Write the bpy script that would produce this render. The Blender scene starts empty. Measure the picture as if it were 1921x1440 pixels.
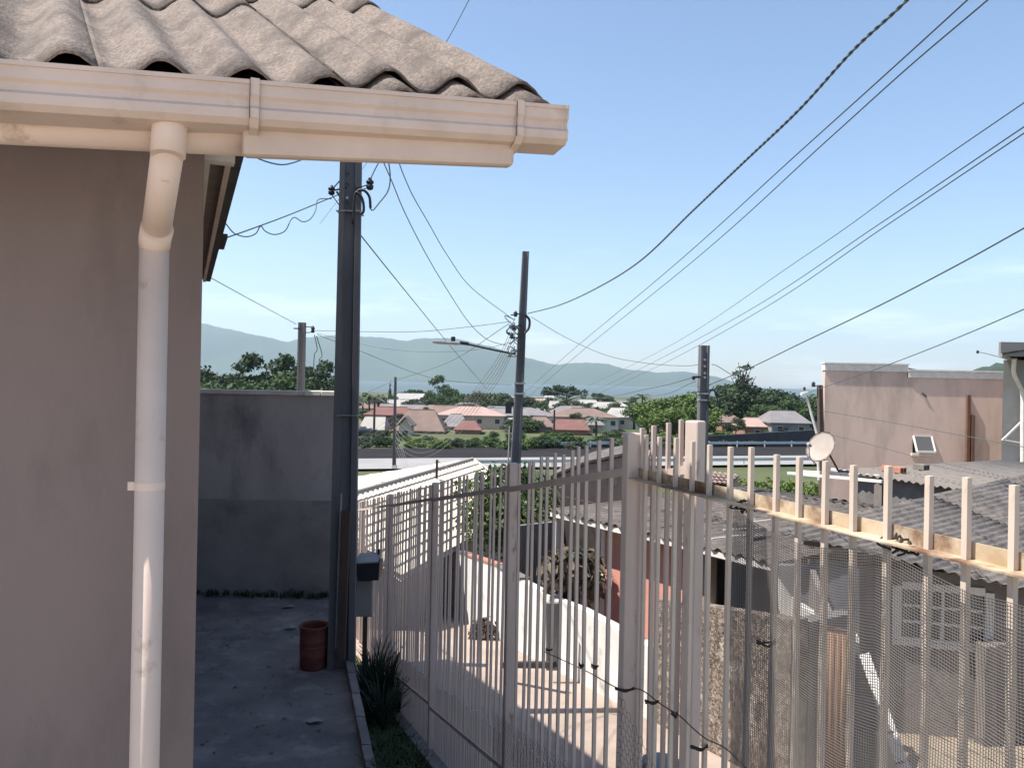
import bpy, bmesh, math, random
import numpy as np
from mathutils import Vector, Matrix

random.seed(7); RNG = np.random.default_rng(7)
SC = bpy.context.scene
COL = SC.collection
R = math.radians

# ------------------------------------------------------------------ camera
EYE = 3.2                      # metres above the shaded yard
F = 1480.0                     # focal length, in pixels of a 1921 px wide frame
ROLL = R(1.1)
HZ = 716.0                     # row of the horizon at the middle of the frame
cam_d = bpy.data.cameras.new('camera'); cam = bpy.data.objects.new('camera', cam_d); COL.objects.link(cam)
cam_d.sensor_width = 36.0; cam_d.lens = F / 1921 * 36.0
cam_d.shift_y = (HZ - 720.0) / 1921
cam_d.clip_start = 0.05; cam_d.clip_end = 40000
_r = Vector((math.cos(ROLL), 0, math.sin(ROLL))); _u = Vector((-math.sin(ROLL), 0, math.cos(ROLL))); _f = Vector((0, 1, 0))
_m = Matrix((_r, _u, -_f)).transposed().to_4x4(); _m.translation = Vector((0, 0, EYE)); cam.matrix_world = _m
SC.camera = cam

# ------------------------------------------------------------------ light
SUN_EL = R(61); SUN_AZ = R(-100)          # azimuth from +Y, clockwise positive
world = bpy.data.worlds.new('World'); SC.world = world; world.use_nodes = True
wn = world.node_tree; wn.nodes.clear()
sky = wn.nodes.new('ShaderNodeTexSky'); sky.sky_type = 'NISHITA'; sky.sun_disc = False
sky.sun_elevation = SUN_EL; sky.sun_rotation = SUN_AZ; sky.air_density = 1.0; sky.dust_density = 0.6; sky.ozone_density = 2.0
bg = wn.nodes.new('ShaderNodeBackground'); bg.inputs[1].default_value = 0.104
wo = wn.nodes.new('ShaderNodeOutputWorld')
# thin low cloud, the same all round the horizon
tc = wn.nodes.new('ShaderNodeTexCoord'); mp = wn.nodes.new('ShaderNodeMapping'); mp.inputs['Scale'].default_value = (2.2, 2.2, 16)
nz = wn.nodes.new('ShaderNodeTexNoise'); nz.inputs['Scale'].default_value = 1.6; nz.inputs['Detail'].default_value = 7; nz.inputs['Roughness'].default_value = .62
cr = wn.nodes.new('ShaderNodeMapRange'); cr.inputs[1].default_value = .55; cr.inputs[2].default_value = .80; cr.inputs[3].default_value = 0; cr.inputs[4].default_value = .6
sep = wn.nodes.new('ShaderNodeSeparateXYZ')
band = wn.nodes.new('ShaderNodeMapRange'); band.inputs[1].default_value = .19; band.inputs[2].default_value = .07; band.inputs[3].default_value = 0; band.inputs[4].default_value = 1
mul = wn.nodes.new('ShaderNodeMath'); mul.operation = 'MULTIPLY'
mixw = wn.nodes.new('ShaderNodeMix'); mixw.data_type = 'RGBA'; mixw.inputs[7].default_value = (9.5, 10.2, 11.2, 1)
L = wn.links.new
L(tc.outputs['Generated'], mp.inputs[0]); L(mp.outputs[0], nz.inputs[0]); L(nz.outputs[0], cr.inputs[0])
L(tc.outputs['Generated'], sep.inputs[0]); L(sep.outputs[2], band.inputs[0])
L(cr.outputs[0], mul.inputs[0]); L(band.outputs[0], mul.inputs[1]); L(mul.outputs[0], mixw.inputs[0])
L(sky.outputs[0], mixw.inputs[6]); L(mixw.outputs[2], bg.inputs[0]); L(bg.outputs[0], wo.inputs[0])
sun_d = bpy.data.lights.new('sun', 'SUN'); sun = bpy.data.objects.new('sun', sun_d); COL.objects.link(sun)
sun_d.energy = 5.0; sun_d.angle = R(.5); sun_d.color = (1, .95, .87)
_sd = Vector((math.sin(SUN_AZ) * math.cos(SUN_EL), math.cos(SUN_AZ) * math.cos(SUN_EL), math.sin(SUN_EL)))
sun.rotation_euler = _sd.to_track_quat('Z', 'Y').to_euler()
SC.view_settings.view_transform = 'Standard'; SC.view_settings.look = 'None'
SC.view_settings.gamma = 1; SC.view_settings.use_curve_mapping = False
SC.view_settings.exposure = 1.0

# ------------------------------------------------------------------ helpers
CAM = Vector((0, 0, EYE))
def P(px, py, d):
    """world point seen at pixel (px, py) of the photograph, d metres in front of the camera"""
    u = (px - 960.5) / F; v = (HZ - py) / F
    return CAM + d * (_f + u * _r + v * _u)
def G(px, d, zrel):
    """world point at column px, distance d and height zrel above the eye"""
    u = (px - 960.5) / F
    v = (zrel / d - u * math.sin(ROLL)) / math.cos(ROLL)
    return CAM + d * (_f + u * _r + v * _u)
def TZ(y):
    """height of the natural ground over distance"""
    if y < 0: return EYE - 2.2
    if y < 33: return EYE - (2.2 + .18 * y)
    if y < 110: return EYE - 8.14 - (y - 33) * .003
    return max(EYE - 8.37 - (y - 110) * .0095, EYE - 17)

def tag(o, label=None, cat=None, group=None, kind=None):
    if label: o['label'] = label
    if cat: o['category'] = cat
    if group: o['group'] = group
    if kind: o['kind'] = kind
    return o
def thing(name, label, cat, loc=(0, 0, 0), group=None):
    o = bpy.data.objects.new(name, None); COL.objects.link(o); o.location = loc; o.empty_display_size = .1
    return tag(o, label, cat, group)
def link(name, me, m, parent=None):
    """mesh given in world coordinates, linked under its parent"""
    o = bpy.data.objects.new(name, me); COL.objects.link(o)
    if m is not None and not me.materials: me.materials.append(m)
    if parent is not None:
        o.parent = parent
        off = parent.location.copy()
        if parent.parent: off = off + parent.parent.location
        o.location = -off
    return o
def obj(name, bm, m, parent=None, smooth=False):
    me = bpy.data.meshes.new(name)
    bmesh.ops.recalc_face_normals(bm, faces=bm.faces)
    bm.to_mesh(me); bm.free()
    if smooth:
        for p in me.polygons: p.use_smooth = True
    return link(name, me, m, parent)
def raw(name, verts, faces, m, parent=None, smooth=False):
    me = bpy.data.meshes.new(name); me.from_pydata([tuple(v) for v in verts], [], faces); me.update()
    if smooth:
        for p in me.polygons: p.use_smooth = True
    return link(name, me, m, parent)

def prism(bm, pts, vec):
    """closed prism: polygon pts swept by vec"""
    a = [bm.verts.new(p) for p in pts]; b = [bm.verts.new(Vector(p) + Vector(vec)) for p in pts]
    n = len(a); bm.faces.new(a); bm.faces.new(b[::-1])
    for i in range(n): bm.faces.new((a[i], b[i], b[(i + 1) % n], a[(i + 1) % n]))
def obox(bm, c, ax, ay, az, bev=0):
    """box at c with half-axis vectors ax ay az"""
    c, ax, ay, az = Vector(c), Vector(ax), Vector(ay), Vector(az)
    vs = [bm.verts.new(c + sx * ax + sy * ay + sz * az) for sx in (-1, 1) for sy in (-1, 1) for sz in (-1, 1)]
    fs = [bm.faces.new([vs[i] for i in q]) for q in ((0, 1, 3, 2), (4, 6, 7, 5), (0, 4, 5, 1), (2, 3, 7, 6), (0, 2, 6, 4), (1, 5, 7, 3))]
    if bev:
        es = {e for f in fs for e in f.edges}
        bmesh.ops.bevel(bm, geom=list(es), offset=bev, segments=2, affect='EDGES', profile=.5)
def bx(bm, x0, x1, y0, y1, z0, z1, bev=0):
    obox(bm, ((x0 + x1) / 2, (y0 + y1) / 2, (z0 + z1) / 2), ((x1 - x0) / 2, 0, 0), (0, (y1 - y0) / 2, 0), (0, 0, (z1 - z0) / 2), bev)
def bar(bm, a, b, w, h=None, up=Vector((0, 0, 1)), bev=0):
    a, b = Vector(a), Vector(b); d = b - a
    s = d.cross(up)
    if s.length < 1e-6: s = d.cross(Vector((0, 1, 0)))
    s.normalize(); t = s.cross(d).normalized(); h = w if h is None else h
    obox(bm, (a + b) / 2, d / 2, s * w / 2, t * h / 2, bev)
def tube(bm, pts, r, n=8, cap=True):
    pts = [Vector(p) for p in pts]; rings = []
    rr = r if isinstance(r, (list, tuple)) else [r] * len(pts)
    ref = None
    for i, p in enumerate(pts):
        t = (pts[min(i + 1, len(pts) - 1)] - pts[max(i - 1, 0)]).normalized()
        if ref is None:
            ref = t.cross(Vector((0, 0, 1)))
            if ref.length < 1e-3: ref = t.cross(Vector((0, 1, 0)))
            ref.normalize()
        s = (ref - t * ref.dot(t)).normalized(); ref = s; q = t.cross(s)
        rings.append([bm.verts.new(p + rr[i] * (math.cos(2 * math.pi * k / n) * s + math.sin(2 * math.pi * k / n) * q)) for k in range(n)])
    for a, b in zip(rings, rings[1:]):
        for k in range(n): bm.faces.new((a[k], a[(k + 1) % n], b[(k + 1) % n], b[k]))
    if cap and n > 2:
        bm.faces.new(rings[0][::-1]); bm.faces.new(rings[-1])
def lathe(bm, c, prof, n=24, axis=None, cap=True):
    """profile of (radius, height) turned about a vertical axis at c"""
    c = Vector(c); rings = []
    for r, z in prof:
        rings.append([bm.verts.new(c + Vector((r * math.cos(2 * math.pi * k / n), r * math.sin(2 * math.pi * k / n), z))) for k in range(n)])
    for a, b in zip(rings, rings[1:]):
        for k in range(n): bm.faces.new((a[k], a[(k + 1) % n], b[(k + 1) % n], b[k]))
    if cap: bm.faces.new(rings[0][::-1]); bm.faces.new(rings[-1])
def spline(ctrl, n=10):
    """Catmull-Rom through control points"""
    c = [Vector(p) for p in ctrl]
    c = [2 * c[0] - c[1]] + c + [2 * c[-1] - c[-2]]; out = []
    for i in range(1, len(c) - 2):
        for k in range(n):
            t = k / n; p0, p1, p2, p3 = c[i - 1:i + 3]
            out.append(.5 * ((2 * p1) + (p2 - p0) * t + (2 * p0 - 5 * p1 + 4 * p2 - p3) * t * t + (3 * p1 - p0 - 3 * p2 + p3) * t ** 3))
    out.append(c[-2]); return out
def corrugated(o, e, d, nrm, s0, s1, t0, t1, pitch, amp, thick, phase=0., lift=0., seg=10, rows=1, wob=0., skew=None):
    """solid corrugated sheet: waves across e, running along d"""
    bm = bmesh.new(); ns = max(2, int(round((s1 - s0) / pitch * seg))); top = []; bot = []
    for j in range(rows + 1):
        t = t0 + (t1 - t0) * j / rows; a = []; b = []
        for i in range(ns + 1):
            s = s0 + (s1 - s0) * i / ns
            h = amp * math.cos(2 * math.pi * (s - phase) / pitch) + lift + (random.uniform(-wob, wob) if wob else 0)
            tt = t + (random.uniform(-wob, wob) * 2 if wob and j in (0, rows) else 0)
            p = o + e * s + d * tt + nrm * h
            a.append(bm.verts.new(p)); b.append(bm.verts.new(p - nrm * thick))
        top.append(a); bot.append(b)
    for j in range(rows):
        for i in range(ns):
            f = bm.faces.new((top[j][i], top[j][i + 1], top[j + 1][i + 1], top[j + 1][i])); f.smooth = True
            f = bm.faces.new((bot[j][i], bot[j + 1][i], bot[j + 1][i + 1], bot[j][i + 1])); f.smooth = True
    for a, b in ((top[0], bot[0]), (top[-1][::-1], bot[-1][::-1])):
        for i in range(ns): bm.faces.new((a[i], b[i], b[i + 1], a[i + 1]))
    for j in range(rows):
        bm.faces.new((top[j][0], top[j + 1][0], bot[j + 1][0], bot[j][0]))
        bm.faces.new((top[j][-1], bot[j][-1], bot[j + 1][-1], top[j + 1][-1]))
    return bm

# ------------------------------------------------------------------ materials
MATS = {}
def mat(name, c, c2=None, scale=4., rough=.85, bump=0., bscale=None, detail=6., stretch=(1, 1, 1), spec=.3, lo=.35, hi=.65, c3=None, s3=1., lo3=.55, hi3=.7, metal=0., trans=0., bdist=.02):
    if name in MATS: return MATS[name]
    m = bpy.data.materials.new(name); m.use_nodes = True; nt = m.node_tree; b = nt.nodes['Principled BSDF']
    b.inputs['Roughness'].default_value = rough; b.inputs['Specular IOR Level'].default_value = spec; b.inputs['Metallic'].default_value = metal
    b.inputs['Base Color'].default_value = (*c, 1)
    tcn = nt.nodes.new('ShaderNodeTexCoord'); mpn = nt.nodes.new('ShaderNodeMapping'); mpn.inputs['Scale'].default_value = stretch
    nt.links.new(tcn.outputs['Object'], mpn.inputs[0])
    out = None
    if c2 is not None:
        n = nt.nodes.new('ShaderNodeTexNoise'); n.inputs['Scale'].default_value = scale; n.inputs['Detail'].default_value = detail; n.inputs['Roughness'].default_value = .6
        mr = nt.nodes.new('ShaderNodeMapRange'); mr.inputs[1].default_value = lo; mr.inputs[2].default_value = hi
        mx = nt.nodes.new('ShaderNodeMix'); mx.data_type = 'RGBA'; mx.inputs[6].default_value = (*c, 1); mx.inputs[7].default_value = (*c2, 1)
        nt.links.new(mpn.outputs[0], n.inputs[0]); nt.links.new(n.outputs[0], mr.inputs[0]); nt.links.new(mr.outputs[0], mx.inputs[0])
        out = mx.outputs[2]
        if c3 is not None:
            n3 = nt.nodes.new('ShaderNodeTexNoise'); n3.inputs['Scale'].default_value = s3; n3.inputs['Detail'].default_value = 8; n3.inputs['Roughness'].default_value = .65
            m3 = nt.nodes.new('ShaderNodeMapRange'); m3.inputs[1].default_value = lo3; m3.inputs[2].default_value = hi3
            x3 = nt.nodes.new('ShaderNodeMix'); x3.data_type = 'RGBA'; x3.inputs[7].default_value = (*c3, 1)
            nt.links.new(mpn.outputs[0], n3.inputs[0]); nt.links.new(n3.outputs[0], m3.inputs[0]); nt.links.new(m3.outputs[0], x3.inputs[0]); nt.links.new(out, x3.inputs[6])
            out = x3.outputs[2]
        nt.links.new(out, b.inputs['Base Color'])
    if bump:
        nb = nt.nodes.new('ShaderNodeTexNoise'); nb.inputs['Scale'].default_value = bscale or scale * 6; nb.inputs['Detail'].default_value = 5
        bn = nt.nodes.new('ShaderNodeBump'); bn.inputs['Strength'].default_value = bump; bn.inputs['Distance'].default_value = bdist
        nt.links.new(mpn.outputs[0], nb.inputs[0]); nt.links.new(nb.outputs[0], bn.inputs['Height']); nt.links.new(bn.outputs[0], b.inputs['Normal'])
    MATS[name] = m
    if trans:
        tr = nt.nodes.new('ShaderNodeBsdfTranslucent'); mxs = nt.nodes.new('ShaderNodeMixShader'); mxs.inputs[0].default_value = trans
        if out is not None: nt.links.new(out, tr.inputs[0])
        else: tr.inputs[0].default_value = (*c, 1)
        o = nt.nodes['Material Output']
        nt.links.new(b.outputs[0], mxs.inputs[1]); nt.links.new(tr.outputs[0], mxs.inputs[2]); nt.links.new(mxs.outputs[0], o.inputs[0])
    return m

M_wall = mat('beige_render', (.258, .198, .180), (.222, .170, .156), 2.2, .9, .35, 160, bdist=.003, c3=(.185, .144, .132), s3=3.2, lo3=.52, hi3=.75, stretch=(1, 1, .35))
M_roof = mat('fibre_cement', (.135, .106, .09), (.255, .207, .174), 95, .95, .9, 130, stretch=(1, .7, 1), c3=(.088, .072, .063), s3=7, lo3=.44, hi3=.70, lo=.36, hi=.64, bdist=.006)
M_gut = mat('cream_gutter', (.67, .53, .45), (.57, .45, .375), 5, .65, .05, 20, c3=(.42, .33, .27), s3=7, lo3=.58, hi3=.78, spec=.2, stretch=(1, 1, 1))
M_pipe = mat('cream_pvc', (.78, .615, .515), (.70, .55, .46), 4, .75, .04, 30, c3=(.42, .31, .24), s3=11, lo3=.60, hi3=.75, spec=.12)
M_white = mat('white_paint', (.70, .66, .61), (.60, .56, .51), 6, .7)
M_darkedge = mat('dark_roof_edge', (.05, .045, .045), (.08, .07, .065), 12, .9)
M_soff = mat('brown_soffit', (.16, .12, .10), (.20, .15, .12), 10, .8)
M_cwall = mat('grey_render', (.44, .385, .36), (.33, .29, .275), 1.3, .95, .4, 40, stretch=(1, 1, .5), c3=(.17, .155, .155), s3=.9, lo3=.5, hi3=.68, bdist=.01)
M_coping = mat('pale_coping', (.62, .55, .50), (.48, .42, .38), 5, .9, .2)
M_slab = mat('stained_concrete', (.21, .185, .170), (.135, .12, .115), 1.6, .95, .35, 30, c3=(.30, .265, .245), s3=2.6, lo3=.52, hi3=.72, bdist=.01)
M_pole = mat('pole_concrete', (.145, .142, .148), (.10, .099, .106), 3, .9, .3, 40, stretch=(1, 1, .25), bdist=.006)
M_pole2 = mat('pale_pole_concrete', (.17, .16, .155), (.12, .115, .115), 3, .9, .3, 40, stretch=(1, 1, .25), bdist=.006)
M_poleb = mat('weathered_wood', (.12, .085, .07), (.075, .055, .048), 6, .95, .3, stretch=(1, 1, .15))
M_dark = mat('black_fitting', (.022, .024, .03), None, rough=.5)
M_cable = mat('cable', (.075, .10, .095), None, rough=.6)
M_cablep = mat('pale_cable', (.16, .16, .15), None, rough=.6)
M_steel = mat('galvanised_steel', (.34, .35, .36), (.25, .26, .27), 8, .5, metal=.4)
M_fence = mat('fence_paint', (.56, .455, .40), (.48, .385, .335), 5, .6, .15, 60, stretch=(1, 1, .4), c3=(.20, .115, .075), s3=9, lo3=.59, hi3=.72, spec=.35, bdist=.002)
M_fence2 = mat('worn_fence_paint', (.56, .47, .395), (.47, .385, .315), 6, .65, .15, 60, c3=(.20, .11, .065), s3=8, lo3=.55, hi3=.72, bdist=.002)
M_angle = mat('stained_angle_iron', (.54, .46, .35), (.36, .26, .16), 9, .75, .3, 40, c3=(.14, .07, .04), s3=6, lo3=.47, hi3=.64, bdist=.003)
M_net = mat('net_cord', (.13, .115, .105), None, rough=.7)
M_wire = mat('rusty_wire', (.085, .06, .05), (.05, .035, .03), 30, .8)
M_lane = mat('lane_concrete', (.36, .285, .24), (.28, .22, .18), 1.2, .95, .5, 25, c3=(.36, .215, .13), s3=.5, lo3=.53, hi3=.70, bdist=.015)
M_lanewall = mat('whitewashed_wall', (.66, .64, .61), (.54, .52, .50), 1.8, .9, .4, 30, c3=(.30, .28, .26), s3=2.2, lo3=.56, hi3=.75, bdist=.01)
M_rough = mat('roughcast', (.27, .215, .175), (.115, .09, .075), 16, .98, 1., 34, c3=(.40, .35, .30), s3=4.2, lo3=.54, hi3=.66, stretch=(1, 1, .7), lo=.42, hi=.58, bdist=.05)
M_red = mat('coral_wall_paint', (.58, .28, .22), (.52, .25, .20), 3, .85, .15, 40)
M_tanwall = mat('tan_plaster', (.30, .235, .195), (.25, .19, .16), 3, .9, .2)
M_greywall = mat('grey_plaster', (.21, .185, .175), (.16, .14, .13), 2.4, .95, .3, 30, c3=(.11, .095, .09), s3=1.6, lo3=.55, hi3=.75)
M_bluewall = mat('bluish_plaster', (.15, .16, .185), (.12, .13, .15), 3, .9, .2)
M_oldroof = mat('weathered_fibre_cement', (.135, .116, .105), (.075, .066, .06), 4, .96, .6, 30, stretch=(1, 1, 1), c3=(.22, .19, .17), s3=7, lo3=.55, hi3=.7, bdist=.01)
M_oldroof2 = mat('mossy_fibre_cement', (.155, .137, .127), (.085, .075, .07), 5, .96, .6, 30, c3=(.05, .044, .042), s3=9, lo3=.52, hi3=.68, bdist=.01)
M_leanroof = mat('pale_fibre_cement', (.185, .162, .145), (.15, .132, .118), 6, .95, .2)
M_concrete = mat('bare_concrete', (.17, .16, .155), (.12, .115, .11), 4, .95, .2)
M_pink = mat('salmon_render', (.66, .49, .41), (.58, .43, .355), 1.1, .92, .15, 30, stretch=(1, 1, .3), c3=(.40, .305, .26), s3=1.3, lo3=.46, hi3=.72)
M_brick = mat('clay_brick', (.42, .20, .13), (.33, .15, .10), 20, .95)
M_glass = mat('window_glass', (.05, .06, .07), None, rough=.12, spec=.6)
M_dkhole = mat('dark_timber_and_shade', (.028, .022, .02), (.04, .032, .028), 6, .95)  # near-black for timber and ties; also stands in for shade in openings
M_rustgate = mat('rusty_corrugated_iron', (.25, .155, .10), (.16, .095, .062), 7, .85, .2, stretch=(1, 1, .3), c3=(.34, .25, .19), s3=4, lo3=.55, hi3=.7)
M_bucket = mat('faded_red_plastic', (.20, .062, .048), (.145, .048, .04), 8, .7)
M_box = mat('grey_box_metal', (.30, .28, .27), (.25, .235, .225), 5, .6)
M_dish = mat('dish_paint', (.60, .53, .47), (.54, .47, .41), 5, .5)
M_asph = mat('dark_asphalt', (.022, .020, .022), (.030, .028, .030), .3, .95, spec=.05)
M_conc_road = mat('light_concrete_road', (.27, .255, .25), (.23, .22, .215), .2, .9)
M_rail = mat('guard_rail_metal', (.62, .63, .64), (.5, .51, .52), 4, .5)
M_retain = mat('dark_retaining_wall', (.04, .04, .044), (.055, .056, .058), .6, .95)
M_ground = mat('grassy_ground', (.050, .068, .026), (.095, .10, .045), .12, .98, .5, 3, c3=(.17, .14, .085), s3=.05, lo3=.58, hi3=.74)
M_soil = mat('planter_soil', (.04, .036, .03), (.028, .027, .023), 6, .98, .6, 30)
M_sea = mat('sea_water', (.085, .115, .118), (.075, .105, .11), .002, .6, .0, spec=.2)
M_hill = mat('forest_hill', (.035, .06, .03), (.055, .08, .04), .003, .98)
M_hill2 = mat('near_forest_hill', (.022, .036, .022), (.034, .050, .030), .02, .98)
M_trunk = mat('bark', (.10, .075, .055), (.07, .05, .04), 4, .95)
LEAF = {}
for k, (a, b_) in {'dark': ((.030, .052, .026), (.058, .085, .036)), 'mid': ((.045, .080, .030), (.085, .125, .045)), 'light': ((.075, .125, .030), (.13, .17, .05)),
                   'grey': ((.050, .068, .045), (.085, .10, .06)), 'blade': ((.030, .052, .036), (.046, .074, .045)), 'dry': ((.20, .16, .11), (.12, .09, .06))}.items():
    LEAF[k] = mat('leaf_' + k, a, b_, .35 if k not in ('blade', 'dry') else 4, .75, spec=.25, trans=.18, lo=.4, hi=.6)
ROOFS = {'white': mat('white_roof', (.34, .32, .30), (.25, .24, .23), .4, .8), 'brown': mat('brown_tile_roof', (.19, .135, .115), (.15, .105, .09), .6, .9),
         'grey': mat('grey_tile_roof', (.15, .14, .145), (.19, .175, .175), .5, .9), 'red': mat('red_tile_roof', (.34, .165, .145), (.28, .135, .12), .6, .9),
         'maroon': mat('maroon_tile_roof', (.17, .085, .075), (.14, .07, .062), .6, .9), 'pink': mat('pink_tile_roof', (.36, .25, .22), (.29, .20, .175), .5, .9)}
WALLS = {'white': mat('house_white', (.66, .62, .57), (.58, .54, .5), .5, .9), 'cream': mat('house_cream', (.52, .44, .35), (.46, .38, .30), .5, .9),
         'grey': mat('house_grey', (.28, .265, .26), (.23, .22, .215), .5, .9), 'clay': mat('house_clay', (.30, .16, .12), (.26, .14, .1), .5, .9)}


# ================================================================== the setting
def struct(o): o['kind'] = 'structure'; return o
# natural ground: one sheet from behind the camera to the shore
def fence_x(y): return 1.3 - .28 * y
ys = [-40, -10, 0, 4, 8, 12, 16, 20, 26, 33, 45, 60, 70, 90, 110, 160, 240, 360, 520, 700, 860]
gv = []; gf = []
NX = 60
for y in ys:
    half = 60 + max(y, 0) * 1.6
    for i in range(NX + 1):
        x = -half + 2 * half * i / NX
        z = TZ(y) - .03
        if y > 130: z += 1.2 * math.sin(x * .021 + y * .013) * min(1, (y - 130) / 100)
        gv.append((x, y, z))
for j in range(len(ys) - 1):
    for i in range(NX):
        a = j * (NX + 1) + i; gf.append((a, a + 1, a + NX + 2, a + NX + 1))
struct(raw('ground', gv, gf, M_ground, smooth=True))
# water of the bay
struct(raw('sea', [(-9000, 840, EYE - 15.5), (9000, 840, EYE - 15.5), (9000, 9200, EYE - 15.5), (-9000, 9200, EYE - 15.5)], [(0, 1, 2, 3)], M_sea))
# the mountains across the bay
RID = [(-300, 560), (0, 575), (200, 590), (330, 603), (386, 607), (420, 616), (480, 628), (515, 636), (535, 641), (560, 635), (620, 628), (690, 631), (735, 635), (760, 639), (785, 635), (830, 633), (870, 638), (920, 650),
       (960, 662), (990, 672), (1045, 684), (1075, 681), (1100, 679), (1140, 683), (1180, 693), (1230, 698), (1290, 697), (1340, 706), (1380, 716), (1420, 724)]
def interp(t, x):
    for (a, b), (c, d) in zip(t, t[1:]):
        if a <= x <= c: return b + (d - b) * (x - a) / (c - a)
    return t[-1][1]
hv = []; hf = []; NC = 240; prof = [(5600, 0), (5750, .12), (5950, .34), (6150, .58), (6350, .80), (6550, .95), (6700, 1.0), (7000, .8), (7600, 0)]
for i in range(NC + 1):
    px = -300 + 1720 * i / NC
    top = G(px, 6700, 0); want = P(px, interp(RID, px), 6700).z + 3 * math.sin(px * .09) + 2 * math.sin(px * .31)
    h = max(want - (EYE - 16), 2)
    for k, (d, f) in enumerate(prof):
        spur = 1 + .03 * math.sin(px * .035 + k * .9) if 0 < k < 5 else 1
        dd = d + (60 * math.sin(px * .02)) * (1 if k < 4 else 0)
        hv.append(((px - 960.5) / F * dd, dd, EYE - 16.5 + h * min(f * spur, dd / 6700 * .985 if k < 6 else 9)))
W_ = len(prof)
for i in range(NC):
    for k in range(W_ - 1): a = i * W_ + k; hf.append((a, a + W_, a + W_ + 1, a + 1))
struct(raw('hills', hv, hf, M_hill, smooth=True))
# a nearer wooded hill on the right
hv = []; hf = []
RID2 = [(1640, 735), (1740, 715), (1800, 703), (1830, 692), (1860, 684), (1900, 676), (1960, 668), (2080, 655), (2250, 690), (2400, 730)]
for i in range(61):
    px = 1640 + 760 * i / 60; h = P(px, interp(RID2, px), 640).z + .8 * math.sin(px * .3) + .6 * math.sin(px * .71)
    for d, f in ((520, 0), (560, .5), (600, .85), (640, 1), (690, .7), (760, 0)):
        zb = TZ(d) - 1; hv.append(((px - 960.5) / F * d, d, zb + max(h - zb, 0) * f))
for i in range(60):
    for k in range(5): a = i * 6 + k; hf.append((a, a + 6, a + 7, a + 1))
struct(raw('wooded_hill', hv, hf, M_hill2, smooth=True))

# the lane that runs down beside the fence
lv = []; lf = []
for j, y in enumerate((-2, 2, 6, 9, 12, 15, 18, 22, 28, 33)):
    z = TZ(y) + .012
    lv += [(fence_x(y) - .15, y, z), (fence_x(y) + 1.5, y, z + .02), (4.6 - .3 * y, y, z)]
for j in range(9):
    a = j * 3; lf += [(a, a + 1, a + 4, a + 3), (a + 1, a + 2, a + 5, a + 4)]
struct(raw('lane', lv, lf, M_lane))
# neighbours' bare earth on the far side of the lane wall
ev = []; ef = []
for y in (-2, 4, 9, 14, 20, 26):
    ev += [(4.5 - .3 * y, y, TZ(y) + .006), (16, y, TZ(y) + .006)]
for j in range(5): a = j * 2; ef.append((a, a + 1, a + 3, a + 2))
struct(raw('bare_earth', ev, ef, mat('bare_earth', (.30, .24, .18), (.22, .18, .13), .8, .98, .5, 12)))
struct(raw('bounce_paving', [(-14, -30, TZ(-1) + .03), (12, -30, TZ(-1) + .03), (12, -.6, TZ(-1) + .03), (-14, -.6, TZ(-1) + .03)], [(0, 1, 2, 3)], mat('bounce_concrete', (.56, .48, .42), (.48, .41, .36), .8, .95)))  # unseen pale paving added behind the camera to bounce sunlight up
# the shaded concrete yard: a thick slab with a level part and a ramp up to the camera's side
bm = bmesh.new()
def yard_x(y): return fence_x(y) - .62
for (ya, za, yb, zb) in ((-1.0, EYE - 2.15, 2.0, EYE - 2.5), (2.0, EYE - 2.5, 5.4, EYE - 3.2), (5.4, EYE - 3.2, 11.75, EYE - 3.2)):
    vs = [bm.verts.new(p) for p in ((-9, ya, za), (yard_x(ya), ya, za), (yard_x(yb), yb, zb), (-9, yb, zb))]
    bm.faces.new(vs)
bmesh.ops.remove_doubles(bm, verts=bm.verts, dist=.001)
r_ = bmesh.ops.extrude_face_region(bm, geom=bm.faces[:]); bmesh.ops.translate(bm, vec=(0, 0, -1.6), verts=[v for v in r_['geom'] if isinstance(v, bmesh.types.BMVert)])
yard_o = struct(obj('yard', bm, M_slab))
# strip of planting soil between the yard and the fence
sv = []; sf = []
for y in (3, 5, 7, 9, 11, 13.5):
    z = EYE - max(1.62 + .25 * y, 2.3)
    sv += [(yard_x(y) - .02, y, z + .10), (fence_x(y) - .09, y, z)]
for j in range(5): a = j * 2; sf.append((a, a + 1, a + 3, a + 2))
struct(raw('planting_bed', sv, sf, M_soil))

# highway: two carriageways crossing the view
def road_pt(x, off, z): # near edge runs from (-30, 66) to (70, 116)
    return (x, 75 + .5 * (x + 14) * .55 + off, z)
def road(name, o0, o1, z, m):
    v = []; f = []
    for i in range(21):
        x = -130 + 300 * i / 20; v += [road_pt(x, o0, z), road_pt(x, o1, z)]
        if i: a = 2 * i - 2; f.append((a, a + 2, a + 3, a + 1))
    return struct(raw(name, v, f, m))
ZR = EYE - 8.05
road('near_carriageway', -4.5, 5.2, ZR, M_conc_road)
road('far_carriageway', 5.25, 17.5, ZR + .006, M_asph)

# ================================================================== the house on the left
house = thing('house', 'beige rendered house with corrugated grey roof, cream gutter and downpipe', 'house', (-1.4, 2.6, EYE - 2.6))
gL, gR = P(0, 110, 1.65), P(1066, 198, 2.10)
eh = (gR - gL); eh.z = 0; eh.normalize()              # along the eave, level
out = Vector((eh.y, -eh.x, 0))                         # towards the camera side
ge = (gR - gL).normalized(); glen = (gR - gL).length
g0 = gL - ge * 4.6; glen += 4.6
up = Vector((0, 0, 1))
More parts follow.
